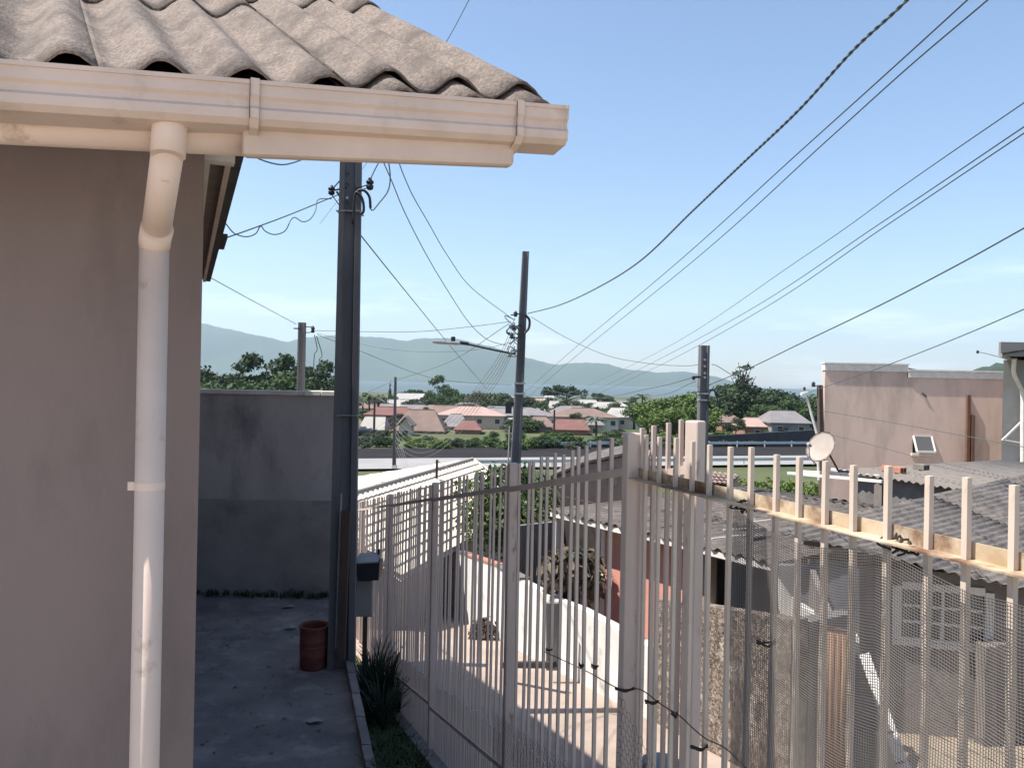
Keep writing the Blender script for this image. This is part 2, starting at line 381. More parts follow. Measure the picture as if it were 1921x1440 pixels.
# gutter, moulded profile (outwards, up)
gp = [(0, .0), (0, -.010), (-.004, -.010), (-.004, -.036), (-.012, -.043), (-.012, -.060), (-.004, -.068), (-.006, -.088), (-.022, -.100), (-.10, -.106), (-.112, -.10), (-.112, -.02), (-.108, -.02), (-.106, -.096), (-.024, -.092), (-.010, -.084), (-.008, -.064), (-.016, -.056), (-.016, -.045), (-.009, -.036), (-.009, .0)]
bm = bmesh.new(); prism(bm, [g0 + out * a + up * b for a, b in gp], ge * glen); gutter = obj('gutter', bm, M_gut, house)
bm = bmesh.new(); ec = [gR + out * a + up * b for a, b in gp[:11]] + [gR + out * -.112 + up * -.012]
prism(bm, [p + out * .002 - ge * .004 for p in ec], ge * .007); obj('end_cap', bm, M_gut, gutter)
for px in (468, 966):
    s = (P(px, 150, 1).x) ; t = None
    # strap that hugs the outside of the gutter
    k = min(range(2000), key=lambda i: abs((960.5 + F * ((g0 + ge * glen * i / 2000) - CAM).x / ((g0 + ge * glen * i / 2000) - CAM).y) - px)) / 2000 * glen
    c = g0 + ge * k; bm = bmesh.new()
    prof_ = [(.004, .002), (.002, -.036), (-.006, -.045), (-.006, -.060), (.003, -.068), (.001, -.089), (-.018, -.105), (-.075, -.118)]
    for (a, b), (a2, b2) in zip(prof_, prof_[1:]):
        bar(bm, c + out * a + up * b, c + out * a2 + up * b2, .020, .003, up=ge.cross(out * (a2 - a) + up * (b2 - b)).normalized() if False else out if abs(a2 - a) < abs(b2 - b) else up)
    obj('bracket', bm, M_gut, gutter)
    bm = bmesh.new(); bar(bm, c + out * .0055 - ge * .011 + up * .0, c + out * .0045 - ge * .011 - up * .09, .0015, .002); obj('sealant_line', bm, M_wire, gutter)
# board and pipe under the gutter
def under(px, py, d): return P(px, py, d)
a, b = P(-420, 212, 1.68), P(462, 260, 1.935)
bm = bmesh.new(); tube(bm, [a, b], .0425, 20); obj('overflow_pipe', bm, M_pipe, house, smooth=False)
for p in house.children[-1].data.polygons: p.use_smooth = len(p.vertices) == 4
bm = bmesh.new(); a, b = P(455, 262, 1.87), P(966, 285, 2.10)
obox(bm, (a + b) / 2 - out * .02, (b - a) / 2, out * .022, up * .036, .012); obj('fascia_board', bm, M_gut, house)
bm = bmesh.new(); tube(bm, spline([P(-60, 196, 1.72), P(60, 212, 1.755), P(180, 228, 1.79), P(285, 238, 1.828), P(350, 240, 1.848), P(430, 238, 1.872)], 6), .0022, 6); obj('loose_cable', bm, M_cable, house)

# roof of corrugated sheets
E0 = P(130, 106, 1.66 + .07); E1 = P(1012, 186, 2.08 + .06)
e = (E1 - E0).normalized(); PITCH = (E1 - E0).length / 6
d = (P(60, -310, 1) - CAM).normalized(); nr = e.cross(d).normalized()
if nr.z < 0: nr = -nr
A = .0255; TH = .0065
def sheet(s0, s1, t0, t1, lift=0., name='roof_sheet'):
    bm = corrugated(E0, e, d, nr, s0, s1, t0, t1, PITCH, A, TH, 0, lift - .012, 14, max(3, int((t1 - t0) * 8)), .0012)
    return obj(name, bm, M_roof, house)
q = PITCH
sheet(-26 * q, -6.4 * q, -.01, 1.9); sheet(-6.6 * q, -2.4 * q, .0, 1.9, .004)
sheet(-2.7 * q, .32 * q, .0, 1.9); sheet(.30 * q, 3.36 * q, -.004, 1.9, .002)
sheet(3.25 * q, 6.44 * q, -.012, 1.9, -.012)
sheet(3.20 * q, 6.36 * q, .105, 1.9, .010)
sheet(-26 * q, -2.4 * q, 1.04, 3.9, .008); sheet(-2.6 * q, .40 * q, 1.02, 3.9, .009)
sheet(.34 * q, 3.38 * q, 1.05, 3.9, .010); sheet(3.28 * q, 6.40 * q, 1.46, 3.9, .020)
# screw heads on the crests
for s_, t_ in ((6, 1.52), (4, 1.5)):
    c = E0 + e * (s_ * q) + d * t_ + nr * (A + .012); bm = bmesh.new(); tube(bm, [c - nr * .01, c + nr * .006], .011, 8); tube(bm, [c + nr * .004, c + nr * .022], .005, 6); obj('roof_screw', bm, M_concrete, house)

# dark sheet added under the roof waves, stands in for the shade there
bm = bmesh.new(); a = E0 - e * (26 * q) - nr * .052; prism(bm, [a + d * .05, a + d * 3.9, a + d * 3.9 - nr * .02, a + d * .05 - nr * .02], e * (32.25 * q)); obj('gap_shade_sheet', bm, M_darkedge, house)
# downpipe
pts = [P(321, 196, 1.832), P(319, 240, 1.825), P(315, 292, 1.82), P(305, 350, 1.87), P(292, 440, 2.05)]
dp = house
bm = bmesh.new(); tube(bm, [pts[0], pts[2]], .0385, 22); collar = obj('downpipe', bm, M_pipe, house)
bm = bmesh.new(); tube(bm, [P(318, 262, 1.818), P(291, 447, 2.055)], .0358, 22); obj('elbow', bm, M_pipe, collar)
bm = bmesh.new(); tube(bm, [P(295, 428, 2.02), P(291, 446, 2.055), P(290, 462, 2.07)], [.0395, .0395, .0385], 22); obj('joint_sleeve', bm, M_pipe, collar)
foot = P(289.5, 460, 2.07); low = Vector((foot.x, foot.y, EYE - 2.55))
bm = bmesh.new(); tube(bm, [foot, low], .0365, 22); obj('straight_pipe', bm, M_pipe, collar)
for o in collar.children: 
    for p in o.data.polygons: p.use_smooth = len(p.vertices) == 4
for p in collar.data.polygons: p.use_smooth = len(p.vertices) == 4
bm = bmesh.new(); c = P(268, 910, 2.07); c = Vector((foot.x, foot.y, c.z)); tube(bm, [c - up * .010, c + up * .010], .0375, 20); bar(bm, c - eh * .03, c - eh * .052, .012, .022); obj('pipe_clip', bm, M_pipe, collar)

# walls
W = P(384, 290, 2.30); W.z = 0
zb = EYE - 2.75; zt = EYE + .66
VPd = Vector((-.40, .917, 0)).normalized()
bm = bmesh.new()
prism(bm, [Vector((W.x, W.y, zb)), Vector((W.x, W.y, zt)), Vector((W.x, W.y, zt)) - eh * 5, Vector((W.x, W.y, zb)) - eh * 5], VPd * .18); obj('front_wall', bm, M_wall, house)
bm = bmesh.new(); a = W + VPd * .18
prism(bm, [Vector((a.x, a.y, zb - .7)), Vector((a.x, a.y, zt)), Vector((a.x, a.y, zt)) + VPd * 10.1, Vector((a.x, a.y, zb - .7)) + VPd * 10.1], Vector((-VPd.y, VPd.x, 0)) * .18); obj('side_wall', bm, M_wall, house)
# side eave running back: soffit, fascia, dark tile edge
nE = P(447, 284, 2.42); fE = P(389, 528, 5.55); side = Vector((VPd.y, -VPd.x, 0))
dirE = (fE - nE); ext = .5
nE2 = nE - dirE * .02; fE2 = fE
inn = -side
def strip(name, p, qq, o_in, o_out, z0, z1, m):
    bm = bmesh.new()
    prism(bm, [p + inn * o_in + up * z0, p + inn * o_out + up * z0, p + inn * o_out + up * z1, p + inn * o_in + up * z1], qq - p); return obj(name, bm, m, house)
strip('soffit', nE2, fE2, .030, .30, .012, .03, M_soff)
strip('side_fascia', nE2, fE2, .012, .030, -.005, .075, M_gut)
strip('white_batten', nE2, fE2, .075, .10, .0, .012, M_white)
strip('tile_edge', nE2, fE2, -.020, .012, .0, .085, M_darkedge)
bm = bmesh.new(); bar(bm, nE2 + dirE * .012 + inn * .012 - up * .02, nE2 + dirE * .012 + inn * .25 - up * .02, .05, .06); obj('eave_beam', bm, M_white, house)
for k in range(7):
    c = nE + dirE * (.50 + .016 * k) - inn * .034 + up * .03
    bm = bmesh.new(); bar(bm, c - inn * -.01, c - inn * .016, .05, .022); obj('ridge_tile_end', bm, M_darkedge, house)
# unseen block added over the house, shaped to shade yard and fence
bm = bmesh.new(); a = W + VPd * .18
side_p = [(0., .655), (2.75, 2.9), (10.1, 2.9), (10.1, .655)]
prism(bm, [Vector((a.x, a.y, EYE + z_)) + VPd * s_ for s_, z_ in side_p], inn * 4.5); obj('shade_block', bm, M_wall, house)
bm = bmesh.new(); prism(bm, [Vector((a.x, a.y, EYE + z_)) + VPd * s_ + side * .12 for s_, z_ in ((2.7, 2.905), (10.2, 2.905), (10.2, 3.0), (2.7, 3.0))], inn * 4.7); obj('shade_block_top', bm, M_concrete, house)

# ================================================================== fences
cF = Vector((0, 0, 0))
fence = thing('metal_fence', 'long pale painted bar fence stepping down beside the lane', 'fence', (fence_x(7), 7, TZ(7)))
DIRF = Vector((-.28, 1, 0)); NF = Vector((1, .28, 0)).normalized(); dFh = DIRF.normalized()
def topz(y): return EYE + .35 - .18 * y
def basez(y): return EYE - max(1.55 + .255 * y, 2.25)
def unit_bar(name, w, dp_):
    bm = bmesh.new(); obox(bm, (0, 0, .5), NF * dp_ / 2, dFh * w / 2, (0, 0, .5)); 
    me = bpy.data.meshes.new(name); bmesh.ops.recalc_face_normals(bm, faces=bm.faces); bm.to_mesh(me); bm.free(); me.materials.append(M_fence); return me
me_bar = unit_bar('bar', .0145, .0145); me_picket = unit_bar('picket', .013, .013)
def place(name, me, x, y, z0, z1, parent, lean=0.):
    o = bpy.data.objects.new(name, me); COL.objects.link(o); o.parent = parent
    o.location = Vector((x, y, z0)) - parent.location; o.scale = (1, 1, z1 - z0); o.rotation_euler = (random.gauss(0, lean), random.gauss(0, lean), 0); return o
posts = [3.0, 4.59, 7.0, 10.0, 13.8, 18.0]
def rect_post(x, y, z0, z1, w, parent, m=M_fence, n=NF, t=dFh):
    bm = bmesh.new(); obox(bm, (x, y, (z0 + z1) / 2), n * w / 2, t * w / 2, (0, 0, (z1 - z0) / 2), .006); return obj('post', bm, m, parent)
for y in posts: rect_post(fence_x(y), y, basez(y) - .3, topz(y) + .005, .056, fence)
n_b = 0
for a, b in zip(posts, posts[1:]):
    n = int(round((b - a) / .1135))
    for k in range(1, n):
        y = a + (b - a) * k / n + random.gauss(0, .004); x = fence_x(y) + .012
        place('bar', me_bar, x, y, basez(y) - .1, topz(y) + random.gauss(0, .006), fence, .004); n_b += 1
        if 3.5 < y < 12 and k < n - 1:
            y2 = y + .056; place('picket', me_picket, fence_x(y2) + .012, y2, basez(y2) - .1, EYE - (.91 + .25 * y2) + random.gauss(0, .012), fence, .004)
for a, b in zip(posts, posts[1:]):
    bm = bmesh.new(); p0 = Vector((fence_x(a) - .002, a + .03, topz(a) - .145)); p1 = Vector((fence_x(b) - .002, b - .03, topz(b) - .145))
    bar(bm, p0 - NF * .014, p1 - NF * .014, .012, .030); obj('top_rail', bm, M_fence, fence)
    bm = bmesh.new(); p0 = Vector((fence_x(a), a + .03, EYE - (1.1 + .255 * a))); p1 = Vector((fence_x(b), b - .03, EYE - (1.1 + .255 * b)))
    bar(bm, p0 - NF * .014, p1 - NF * .014, .010, .028); obj('bottom_rail', bm, M_fence, fence)
    bm = bmesh.new(); za, zb_ = basez(a), basez(b)
    prism(bm, [Vector((fence_x(a) - .11, a, za + .07)), Vector((fence_x(a) + .07, a, za + .07)), Vector((fence_x(a) + .07, a, za - .5)), Vector((fence_x(a) - .11, a, za - .5))], Vector((fence_x(b) - fence_x(a), b - a, zb_ - za))); obj('kerb', bm, M_concrete, fence)
# short return of the same fence up to the thick end post
A0 = Vector((fence_x(3.0), 3.0, 0)); Fp = G(1305, 2.80, -.12); Fp.z = 0
dirR = (Fp - A0); dR = dirR.normalized(); nR = Vector((dR.y, -dR.x, 0))
rect_post(Fp.x, Fp.y, EYE - 2.8, EYE - .125, .054, fence, n=nR, t=dR)
for k in range(1, 5):
    p = A0 + dirR * (k / 5.0); place('bar', me_bar, p.x, p.y, EYE - 2.7, EYE - .19 + .066 * k / 5 + .012, fence, .003)
bm = bmesh.new(); bar(bm, A0 + dR * .03 + up * (EYE - .36), Fp - dR * .03 + up * (EYE - .30), .012, .03); obj('top_rail', bm, M_fence, fence)

# level fence that runs from the corner post towards the camera's right
fr = thing('railing', 'worn cream bar railing with rust-stained angle iron and net behind', 'railing', (.9, 1.9, EYE - 2.5))
c70, s70 = math.cos(R(70)), math.sin(R(70)); SP = .1033
def rp(n, off=0.): return Vector((.46 + SP * n * c70 + off * s70, 3.0 - SP * n * s70 + off * c70, 0))
dG = Vector((c70, -s70, 0)); nG = Vector((s70, c70, 0))    # nG points outwards (to the neighbours)
bm = bmesh.new(); obox(bm, (0, 0, .5), nG * .0066, dG * .0066, (0, 0, .5)); me_rb = bpy.data.meshes.new('bar'); 
es = [ed for ed in bm.edges if abs((ed.verts[0].co - ed.verts[1].co).z) < .01 and ed.verts[0].co.z > .9]
bmesh.ops.recalc_face_normals(bm, faces=bm.faces); bm.to_mesh(me_rb); bm.free(); me_rb.materials.append(M_fence2)
for n in range(1, 21):
    p = rp(n + random.gauss(0, .012)); place('bar', me_rb, p.x, p.y, EYE - 2.45, EYE - .185 + random.gauss(0, .003), fr, .0014)
za = EYE - .350
bm = bmesh.new(); prof = [(-.034, 0), (.0105, 0), (.0105, .035), (.014, .035), (.014, -.004), (-.034, -.004)]
a = rp(.35); b = rp(21)
prism(bm, [a + nG * o_ + up * (za + z_) for o_, z_ in prof], b - a); obj('angle_rail', bm, M_angle, fr)
bm = bmesh.new(); prism(bm, [a + nG * o_ + up * (EYE - 2.2 + z_) for o_, z_ in prof], b - a); obj('bottom_rail', bm, M_angle, fr)
bm = bmesh.new(); prism(bm, [rp(.3) + nG * o_ + up * z_ for o_, z_ in ((-.1, EYE - 2.35), (.1, EYE - 2.35), (.1, EYE - 3.2), (-.1, EYE - 3.2))], rp(21) - rp(.3)); obj('kerb', bm, M_concrete, fr)
# net hung behind the bars
def wires(name, lines, r, m, parent=None, n=3):
    V = []; Fc = []
    for ln in lines:
        base = len(V); pts = [Vector(p) for p in ln]
        for i, p in enumerate(pts):
            t = (pts[min(i + 1, len(pts) - 1)] - pts[max(i - 1, 0)]).normalized()
            s = t.cross(Vector((.31, .2, .93))); s.normalize(); q_ = t.cross(s)
            for k in range(n): V.append(p + r * (math.cos(2 * math.pi * k / n) * s + math.sin(2 * math.pi * k / n) * q_))
        for i in range(len(pts) - 1):
            for k in range(n):
                Fc.append((base + i * n + k, base + i * n + (k + 1) % n, base + (i + 1) * n + (k + 1) % n, base + (i + 1) * n + k))
    return raw(name, V, Fc, m, parent)
n0, n1 = 6.75, 20.5
def sag(n):
    t = (n - 6.75) / 5.4; f_ = t - math.floor(t); return .045 * 4 * f_ * (1 - f_)
def ripple(n, z): return -.037 + .005 * math.sin(n * 2.1 + z * 5) + .003 * math.sin(n * 5.3 - z * 9)
lines = []
NP = .0068
nn = int((n1 - n0) * SP / NP)
for i in range(nn):
    n = n0 + (n1 - n0) * i / nn
    lines.append([rp(n + .05 * math.sin(z_ * 6), ripple(n, z_)) + up * (EYE + z_) for z_ in [-.362 - sag(n) - (1.25) * k / 9 for k in range(10)]])
for j in range(int(1.25 / NP)):
    ln = []
    for k in range(45):
        n = n0 + (n1 - n0) * k / 44; z_ = -.362 - j * NP - sag(n) * (1 - j * NP / 1.6) + .003 * math.sin(n * 3 + j * .2)
        ln.append(rp(n, ripple(n, z_) - .0012) + up * (EYE + z_))
    lines.append(ln)
net = wires('net', lines, .00104, M_net); tag(net, 'fine dark net hung behind the cream bars of the railing', 'net', kind='stuff')
# welded wire behind, wider grid
lines = []
for j in range(26): lines.append([rp(n0 + 4 + (n1 - n0 - 4) * k / 20, .052 + .004 * math.sin(k)) + up * (EYE - .70 - .035 * j + .003 * math.sin(k * .9 + j)) for k in range(21)])
wm = wires('wire_mesh', lines, .0009, M_cablep); tag(wm, 'pale horizontal wires stretched behind the net on the railing', 'wire mesh', kind='stuff')
# dark ties where the net is fixed
for i_, n in enumerate((6.75, 12.15, 17.4)):
    bm = bmesh.new()
    for k in range(9):
        c = rp(n + random.uniform(-.28, .28), random.uniform(-.014, .045)); pts = spline([c + up * (za + random.uniform(.0, .012)), c + dG * random.uniform(-.03, .03) + nG * .02 + up * (za + random.uniform(.006, .022)), c + dG * random.uniform(-.04, .04) - nG * .012 + up * (za - random.uniform(0, .02)), c + dG * random.uniform(-.02, .02) + up * (za - random.uniform(.01, .03))], 5)
        tube(bm, pts, .0028, 5)
    o = obj('tie', bm, M_dkhole, fr)
# chicken wire low on the fences
def hexes(org, e1, e2, wid, hei, cell, cond):
    ls = []; rows = int(hei / (cell * .866)) + 1; cols = int(wid / cell) + 1
    for j in range(rows):
        for i in range(cols):
            cx = (i + (j % 2) * .5) * cell; cz = j * cell * .866
            if not cond(cx, cz): continue
            h = cell / math.sqrt(3) 
            def pt(dx, dz): 
                x_, z_ = cx + dx, cz + dz
                return org + e1 * (x_ + .004 * math.sin(z_ * 30 + x_ * 9)) + e2 * (z_ + .004 * math.sin(x_ * 41)) 
            ls.append([pt(0, -h), pt(0, -h / 2 - h * .0)]) if False else None
            ls.append([pt(-cell / 2, h / 2), pt(0, h)]); ls.append([pt(0, h), pt(cell / 2, h / 2)]); ls.append([pt(cell / 2, h / 2), pt(cell / 2, -h / 2)])
    return ls
topw = [(1000, 3.90, 1250), (1040, 3.75, 1252), (1118, 3.25, 1265), (1187, 2.95, 1290)]
org = Vector((fence_x(4.7) - .05, 4.7, EYE - 2.6)); e1 = -dFh
ln1 = hexes(org, e1, up, 1.85, 1.5, .030, lambda x, z: z < (.62 + .42 * (x / 1.8)))
cw = wires('chicken_wire', ln1, .0008, M_wire); tag(cw, 'hexagonal chicken wire tied low on the lane fence near its corner post', 'chicken wire', kind='stuff')
org = rp(0, -.03) + up * (EYE - 2.4)
ln2 = hexes(org, dG, up, .74, 1.4, .030, lambda x, z: z < 1.22 - .55 * x)
cw2 = wires('chicken_wire', ln2, .0008, M_wire); tag(cw2, 'hexagonal chicken wire sagging low on the railing beside the net', 'chicken wire', kind='stuff')
# sagging wire that carries it, with dark ties
pts = spline([P(1022, 1222, 3.95), P(1100, 1258, 3.45), P(1160, 1290, 3.0), P(1200, 1292, 2.86), P(1240, 1320, 2.72), P(1275, 1342, 2.60), P(1300, 1365, 2.52), P(1325, 1385, 2.46), P(1360, 1402, 2.38), P(1400, 1440, 2.28), P(1450, 1490, 2.2)], 8)
bm = bmesh.new(); tube(bm, pts, .0022, 5); sw = obj('sagging_wire', bm, M_wire); tag(sw, 'rusty sagging wire looped along the fence bars above the chicken wire', 'wire')
for i, (x_, y_, d_, w_) in enumerate(((1030, 1217, 3.85, .03), (1091, 1246, 3.45, .02), (1116, 1247, 3.3, .03), (1172, 1290, 2.9, .07), (1223, 1315, 2.72, .045), (1265, 1337, 2.62, .02), (1312, 1399, 2.5, .055), (1438, 1204, 2.2, .05))):
    c = P(x_, y_, d_); bm = bmesh.new()
    for k in range(4): tube(bm, spline([c + Vector((-w_ / 2, random.uniform(-.01, .01), random.uniform(-.006, .006))), c + Vector((0, -.02, random.uniform(-.008, .008))), c + Vector((w_ / 2, .004, random.uniform(-.006, .006)))], 4), .0028, 5)
    o = obj('wire_tie', bm, M_dkhole, sw)

# ================================================================== yard things
wallb = thing('garden_wall', 'tall dark rendered yard wall with pale coping', 'wall', (-4, 11.65, 0))
wx0, wx1 = -9.0, G(628, 11.6, -2).x
bm = bmesh.new(); bx(bm, wx0, wx1, 11.6, 11.82, -1.4, EYE - .26); obj('wall_face', bm, M_cwall, wallb)
bm = bmesh.new(); bx(bm, wx0, wx1 - .02, 11.575, 11.6, -.05, EYE - 1.80, .004); obj('plaster_dado', bm, mat('damp_render', (.32, .285, .265), (.23, .205, .195), 1.6, .95, .4, 40, c3=(.13, .12, .12), s3=1.2, lo3=.5, hi3=.7, bdist=.01), wallb)
xs = [wx0, wx0 + 1.6, wx0 + 3.4, G(575, 11.6, 0).x - .02]
for a, b in zip(xs, xs[1:]):
    bm = bmesh.new(); bx(bm, a + .004, b - .004, 11.56, 11.86, EYE - .258, EYE - .195, .006); obj('coping_slab', bm, M_coping, wallb)
a = xs[-1]
for k in range(2):
    w_ = (wx1 + .02 - a) / 2; bm = bmesh.new(); bx(bm, a + k * w_ + .004, a + (k + 1) * w_ - .008, 11.55, 11.85, EYE - .258, EYE - .188, .008); obj('coping_slab', bm, M_white, wallb)

# --- concrete poles of double-T section
def dt_pole(root, base, top, wb, wt, m, name='shaft', recess=.30, rot=0.):
    """double-T concrete shaft: flanges to the sides, recessed web faces the viewer"""
    base, top = Vector(base), Vector(top)
    def outline(c, w):
        h = w / 2; r_ = h * recess; g = h * .52
        pl = [(-h, -h), (-g, -h), (-g * .8, -h + r_), (g * .8, -h + r_), (g, -h), (h, -h), (h, h), (g, h), (g * .8, h - r_), (-g * .8, h - r_), (-g, h), (-h, h)]
        ca, sa = math.cos(rot), math.sin(rot)
        return [c + Vector((x * ca - y * sa, x * sa + y * ca, 0)) for x, y in pl]
    bm = bmesh.new(); a = [bm.verts.new(p) for p in outline(base, wb)]; b = [bm.verts.new(p) for p in outline(top, wt)]
    n = len(a); bm.faces.new(a[::-1]); bm.faces.new(b)
    for i in range(n): bm.faces.new((a[i], a[(i + 1) % n], b[(i + 1) % n], b[i]))
    return obj(name, bm, m, root)
def insulator(root, c, r=.03, h=.07, m=M_dark):
    bm = bmesh.new(); lathe(bm, c, [(r * .45, -h), (r * .9, -h * .8), (r, -h * .35), (r * .6, -h * .15), (r, 0), (r, h * .3), (r * .55, h * .5), (r * .4, h * .8)], 12); return obj('insulator', bm, m, root, True)
def band(root, c, w, m=M_steel, h=.02):
    bm = bmesh.new(); bx(bm, c.x - w / 2, c.x + w / 2, c.y - w / 2, c.y + w / 2, c.z - h / 2, c.z + h / 2); return obj('strap', bm, m, root)

D1 = 8.8
b1 = P(641, 1252, D1); t1 = P(660, 240, D1); k_ = (9.5) / (t1.z - b1.z); t1b = b1 + (t1 - b1) * k_
pole1 = thing('utility_pole', 'thick dark concrete utility pole standing in the shaded yard', 'utility pole', (b1.x, b1.y, b1.z))
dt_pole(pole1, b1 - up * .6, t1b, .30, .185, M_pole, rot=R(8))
def on1(py): # point on the pole axis at a row
    t = (1252 - py) / (1252 - 240); return b1 + (t1 - b1) * t
for py, w_ in ((400, .262), (778, .285)): band(pole1, on1(py), w_, M_steel, .012)
insulator(pole1, P(622, 356, D1 - .02), .038, .06); insulator(pole1, P(694, 344, D1 - .05), .042, .075)
bm = bmesh.new(); bar(bm, P(628, 357, D1 - .02), P(650, 352, D1 - .1), .016); bar(bm, P(626, 352, D1), P(643, 333, D1 - .1), .010); bar(bm, P(632, 360, D1 - .02), P(644, 378, D1 - .1), .018); bar(bm, P(620, 362, D1 - .02), P(640, 390, D1 - .1), .008); obj('side_bracket', bm, M_dark, pole1)
bm = bmesh.new(); bar(bm, P(668, 354, D1 - .15), P(692, 346, D1 - .05), .012); bar(bm, P(668, 360, D1 - .15), P(690, 352, D1 - .05), .008); obj('side_bracket', bm, M_dark, pole1)
bm = bmesh.new(); tube(bm, spline([P(664, 400, D1 - .18), P(665, 372, D1 - .18), P(672, 358, D1 - .19), P(684, 358, D1 - .2), P(693, 370, D1 - .2), P(695, 390, D1 - .2)], 6), .015, 10); obj('cable_hood', bm, M_dark, pole1, True)
bm = bmesh.new(); tube(bm, spline([P(662, 420, D1 - .2), P(666, 366, D1 - .2), P(674, 364, D1 - .21), P(681, 378, D1 - .21), P(682, 396, D1 - .21), P(676, 402, D1 - .2)], 6), .015, 10); obj('cable_hood', bm, M_dark, pole1, True)
for py in (331, 350, 376, 384): 
    c = on1(py) + Vector((-.01, -.115, 0)); bm = bmesh.new(); tube(bm, [c, c + Vector((0, -.012, 0))], .016, 8); obj('bolt', bm, M_steel if py == 376 else M_dark, pole1)
bm = bmesh.new(); tube(bm, [P(640, 925, D1 - .2), P(630, 1215, D1 - .2)], .012, 8); obj('conduit', bm, M_box, pole1)
bm = bmesh.new(); p = P(650, 958, D1 - .2); p2 = P(639, 1235, D1 - .2); bar(bm, p, p2, .09, .05, up=Vector((0, -1, 0))); obj('wooden_plank', bm, M_poleb, pole1)
# meter box and letter box hung on a post behind the pole
mb = thing('meter_box', 'pale grey metal box on a stake beside the utility pole', 'box', P(690, 1230, 9.0))
c0, c1 = P(661, 1086, 9.0), P(699, 1156, 9.0)
bm = bmesh.new(); bx(bm, c0.x, c1.x, 8.98, 9.14, c1.z, c0.z, .008); bd = obj('body', bm, M_box, mb)
bm = bmesh.new(); bx(bm, c0.x + .012, c1.x - .012, 8.968, 8.98, c1.z + .012, c0.z - .012, .003); obj('door', bm, M_box, bd)
bm = bmesh.new(); g = P(690, 1300, 9.1); bx(bm, c0.x + .10, c0.x + .15, 9.145, 9.195, g.z - .3, c0.z + .2); obj('stake', bm, M_poleb, mb)
lb = thing('letter_box', 'black letter box with lifted pale lid above the grey meter box', 'letter box', P(690, 1086, 8.95))
c0, c1 = P(668, 1056, 8.9), P(712, 1088, 8.9)
bm = bmesh.new(); pr = [(c0.x - .01, c0.z), (c1.x + .005, c0.z + .02), (c1.x - .005, c1.z + .01), (c0.x + .03, c1.z - .002)]
prism(bm, [Vector((x_, 8.86, z_)) for x_, z_ in pr], (0, .22, 0)); obj('body', bm, M_dark, lb)
bm = bmesh.new(); prism(bm, [Vector((c0.x - .02, 8.84, c0.z + .006)), Vector((c1.x - .01, 8.84, c0.z + .026)), Vector((c1.x - .03, 9.12, c0.z + .075)), Vector((c0.x + .0, 9.12, c0.z + .055))], (0, 0, .012)); obj('lid', bm, M_box, lb)
bm = bmesh.new(); bx(bm, c1.x - .055, c1.x - .03, 9.05, 9.07, c0.z, c0.z + .13); obj('handle', bm, M_dark, lb)
# red drum
rd = thing('drum', 'faded red open plastic drum on the dark yard beside the pole', 'drum', P(588, 1262, 8.75))
c = Vector((P(588, 1262, 8.75).x, 8.75, .0)); bm = bmesh.new()
lathe(bm, c, [(.140, 0), (.150, .015), (.152, .14), (.156, .15), (.152, .16), (.154, .30), (.158, .31), (.154, .32), (.155, .44), (.165, .455), (.165, .47), (.150, .47), (.146, .44), (.140, .03)], 28); obj('body', bm, M_bucket, rd, True)
bm = bmesh.new(); lathe(bm, c + up * .225, [(.1535, 0), (.1575, .006), (.1575, .03), (.1535, .036)], 28, cap=False); obj('hoop', bm, M_bucket, rd, True)
# fallen leaves and grit on the slab
lv_ = []; lf_ = []
for k in range(260):
    x_, y_ = random.uniform(-4.2, -1.6), random.uniform(6.3, 11.4)
    if x_ > yard_x(y_) - .1: continue
    a_ = random.uniform(0, 6.28); r_ = random.uniform(.010, .035); b0 = len(lv_)
    for j in range(4): lv_.append((x_ + r_ * math.cos(a_ + j * 1.57) * (1 if j % 2 else .5), y_ + r_ * math.sin(a_ + j * 1.57) * (1 if j % 2 else .5), .006 + random.uniform(0, .012)))
    lf_.append((b0, b0 + 1, b0 + 2, b0 + 3))
tag(raw('fallen_leaves', lv_, lf_, LEAF['dry']), 'dry fallen leaves scattered over the shaded yard', 'leaves', kind='stuff')
# scraps of litter
for i, (x_, y_, lb_) in enumerate(((540, 1140, 'thin white scrap lying on the dark yard below the wall'), (546, 1180, 'white paper scrap beside the red drum'), (588, 1355, 'crumpled white wrapper on the dark yard in front of the drum'))):
    dd = EYE / ((y_ - (HZ - (960 - x_) * .0192)) / F); c = G(x_, dd, -EYE + .012); bm = bmesh.new()
    n = 7; vs = [bm.verts.new(c + Vector((.10 * math.cos(k * 6.28 / n) * random.uniform(.6, 1.1), .06 * math.sin(k * 6.28 / n) * random.uniform(.6, 1.1), random.uniform(0, .035)))) for k in range(n)]
    ctr = bm.verts.new(c + up * .02)
    for k in range(n): bm.faces.new((vs[k], vs[(k + 1) % n], ctr))
    tag(obj('litter', bm, M_box), lb_, 'litter')
# kerb between the yard and the bed
kb = thing('bed_edging', 'low dark concrete edging between the yard and the planting bed', 'edging', (yard_x(8), 8, 0))
ky = [5.6 + .55 * i for i in range(12)]
for a, b in zip(ky, ky[1:]):
    bm = bmesh.new(); prism(bm, [Vector((yard_x(a) - .02, a + .01, .10)), Vector((yard_x(a) + .06, a + .01, .10)), Vector((yard_x(a) + .06, a + .01, -.9)), Vector((yard_x(a) - .02, a + .01, -.9))], (yard_x(b) - yard_x(a), b - a - .02, 0)); obj('edging_block', bm, M_slab, kb)
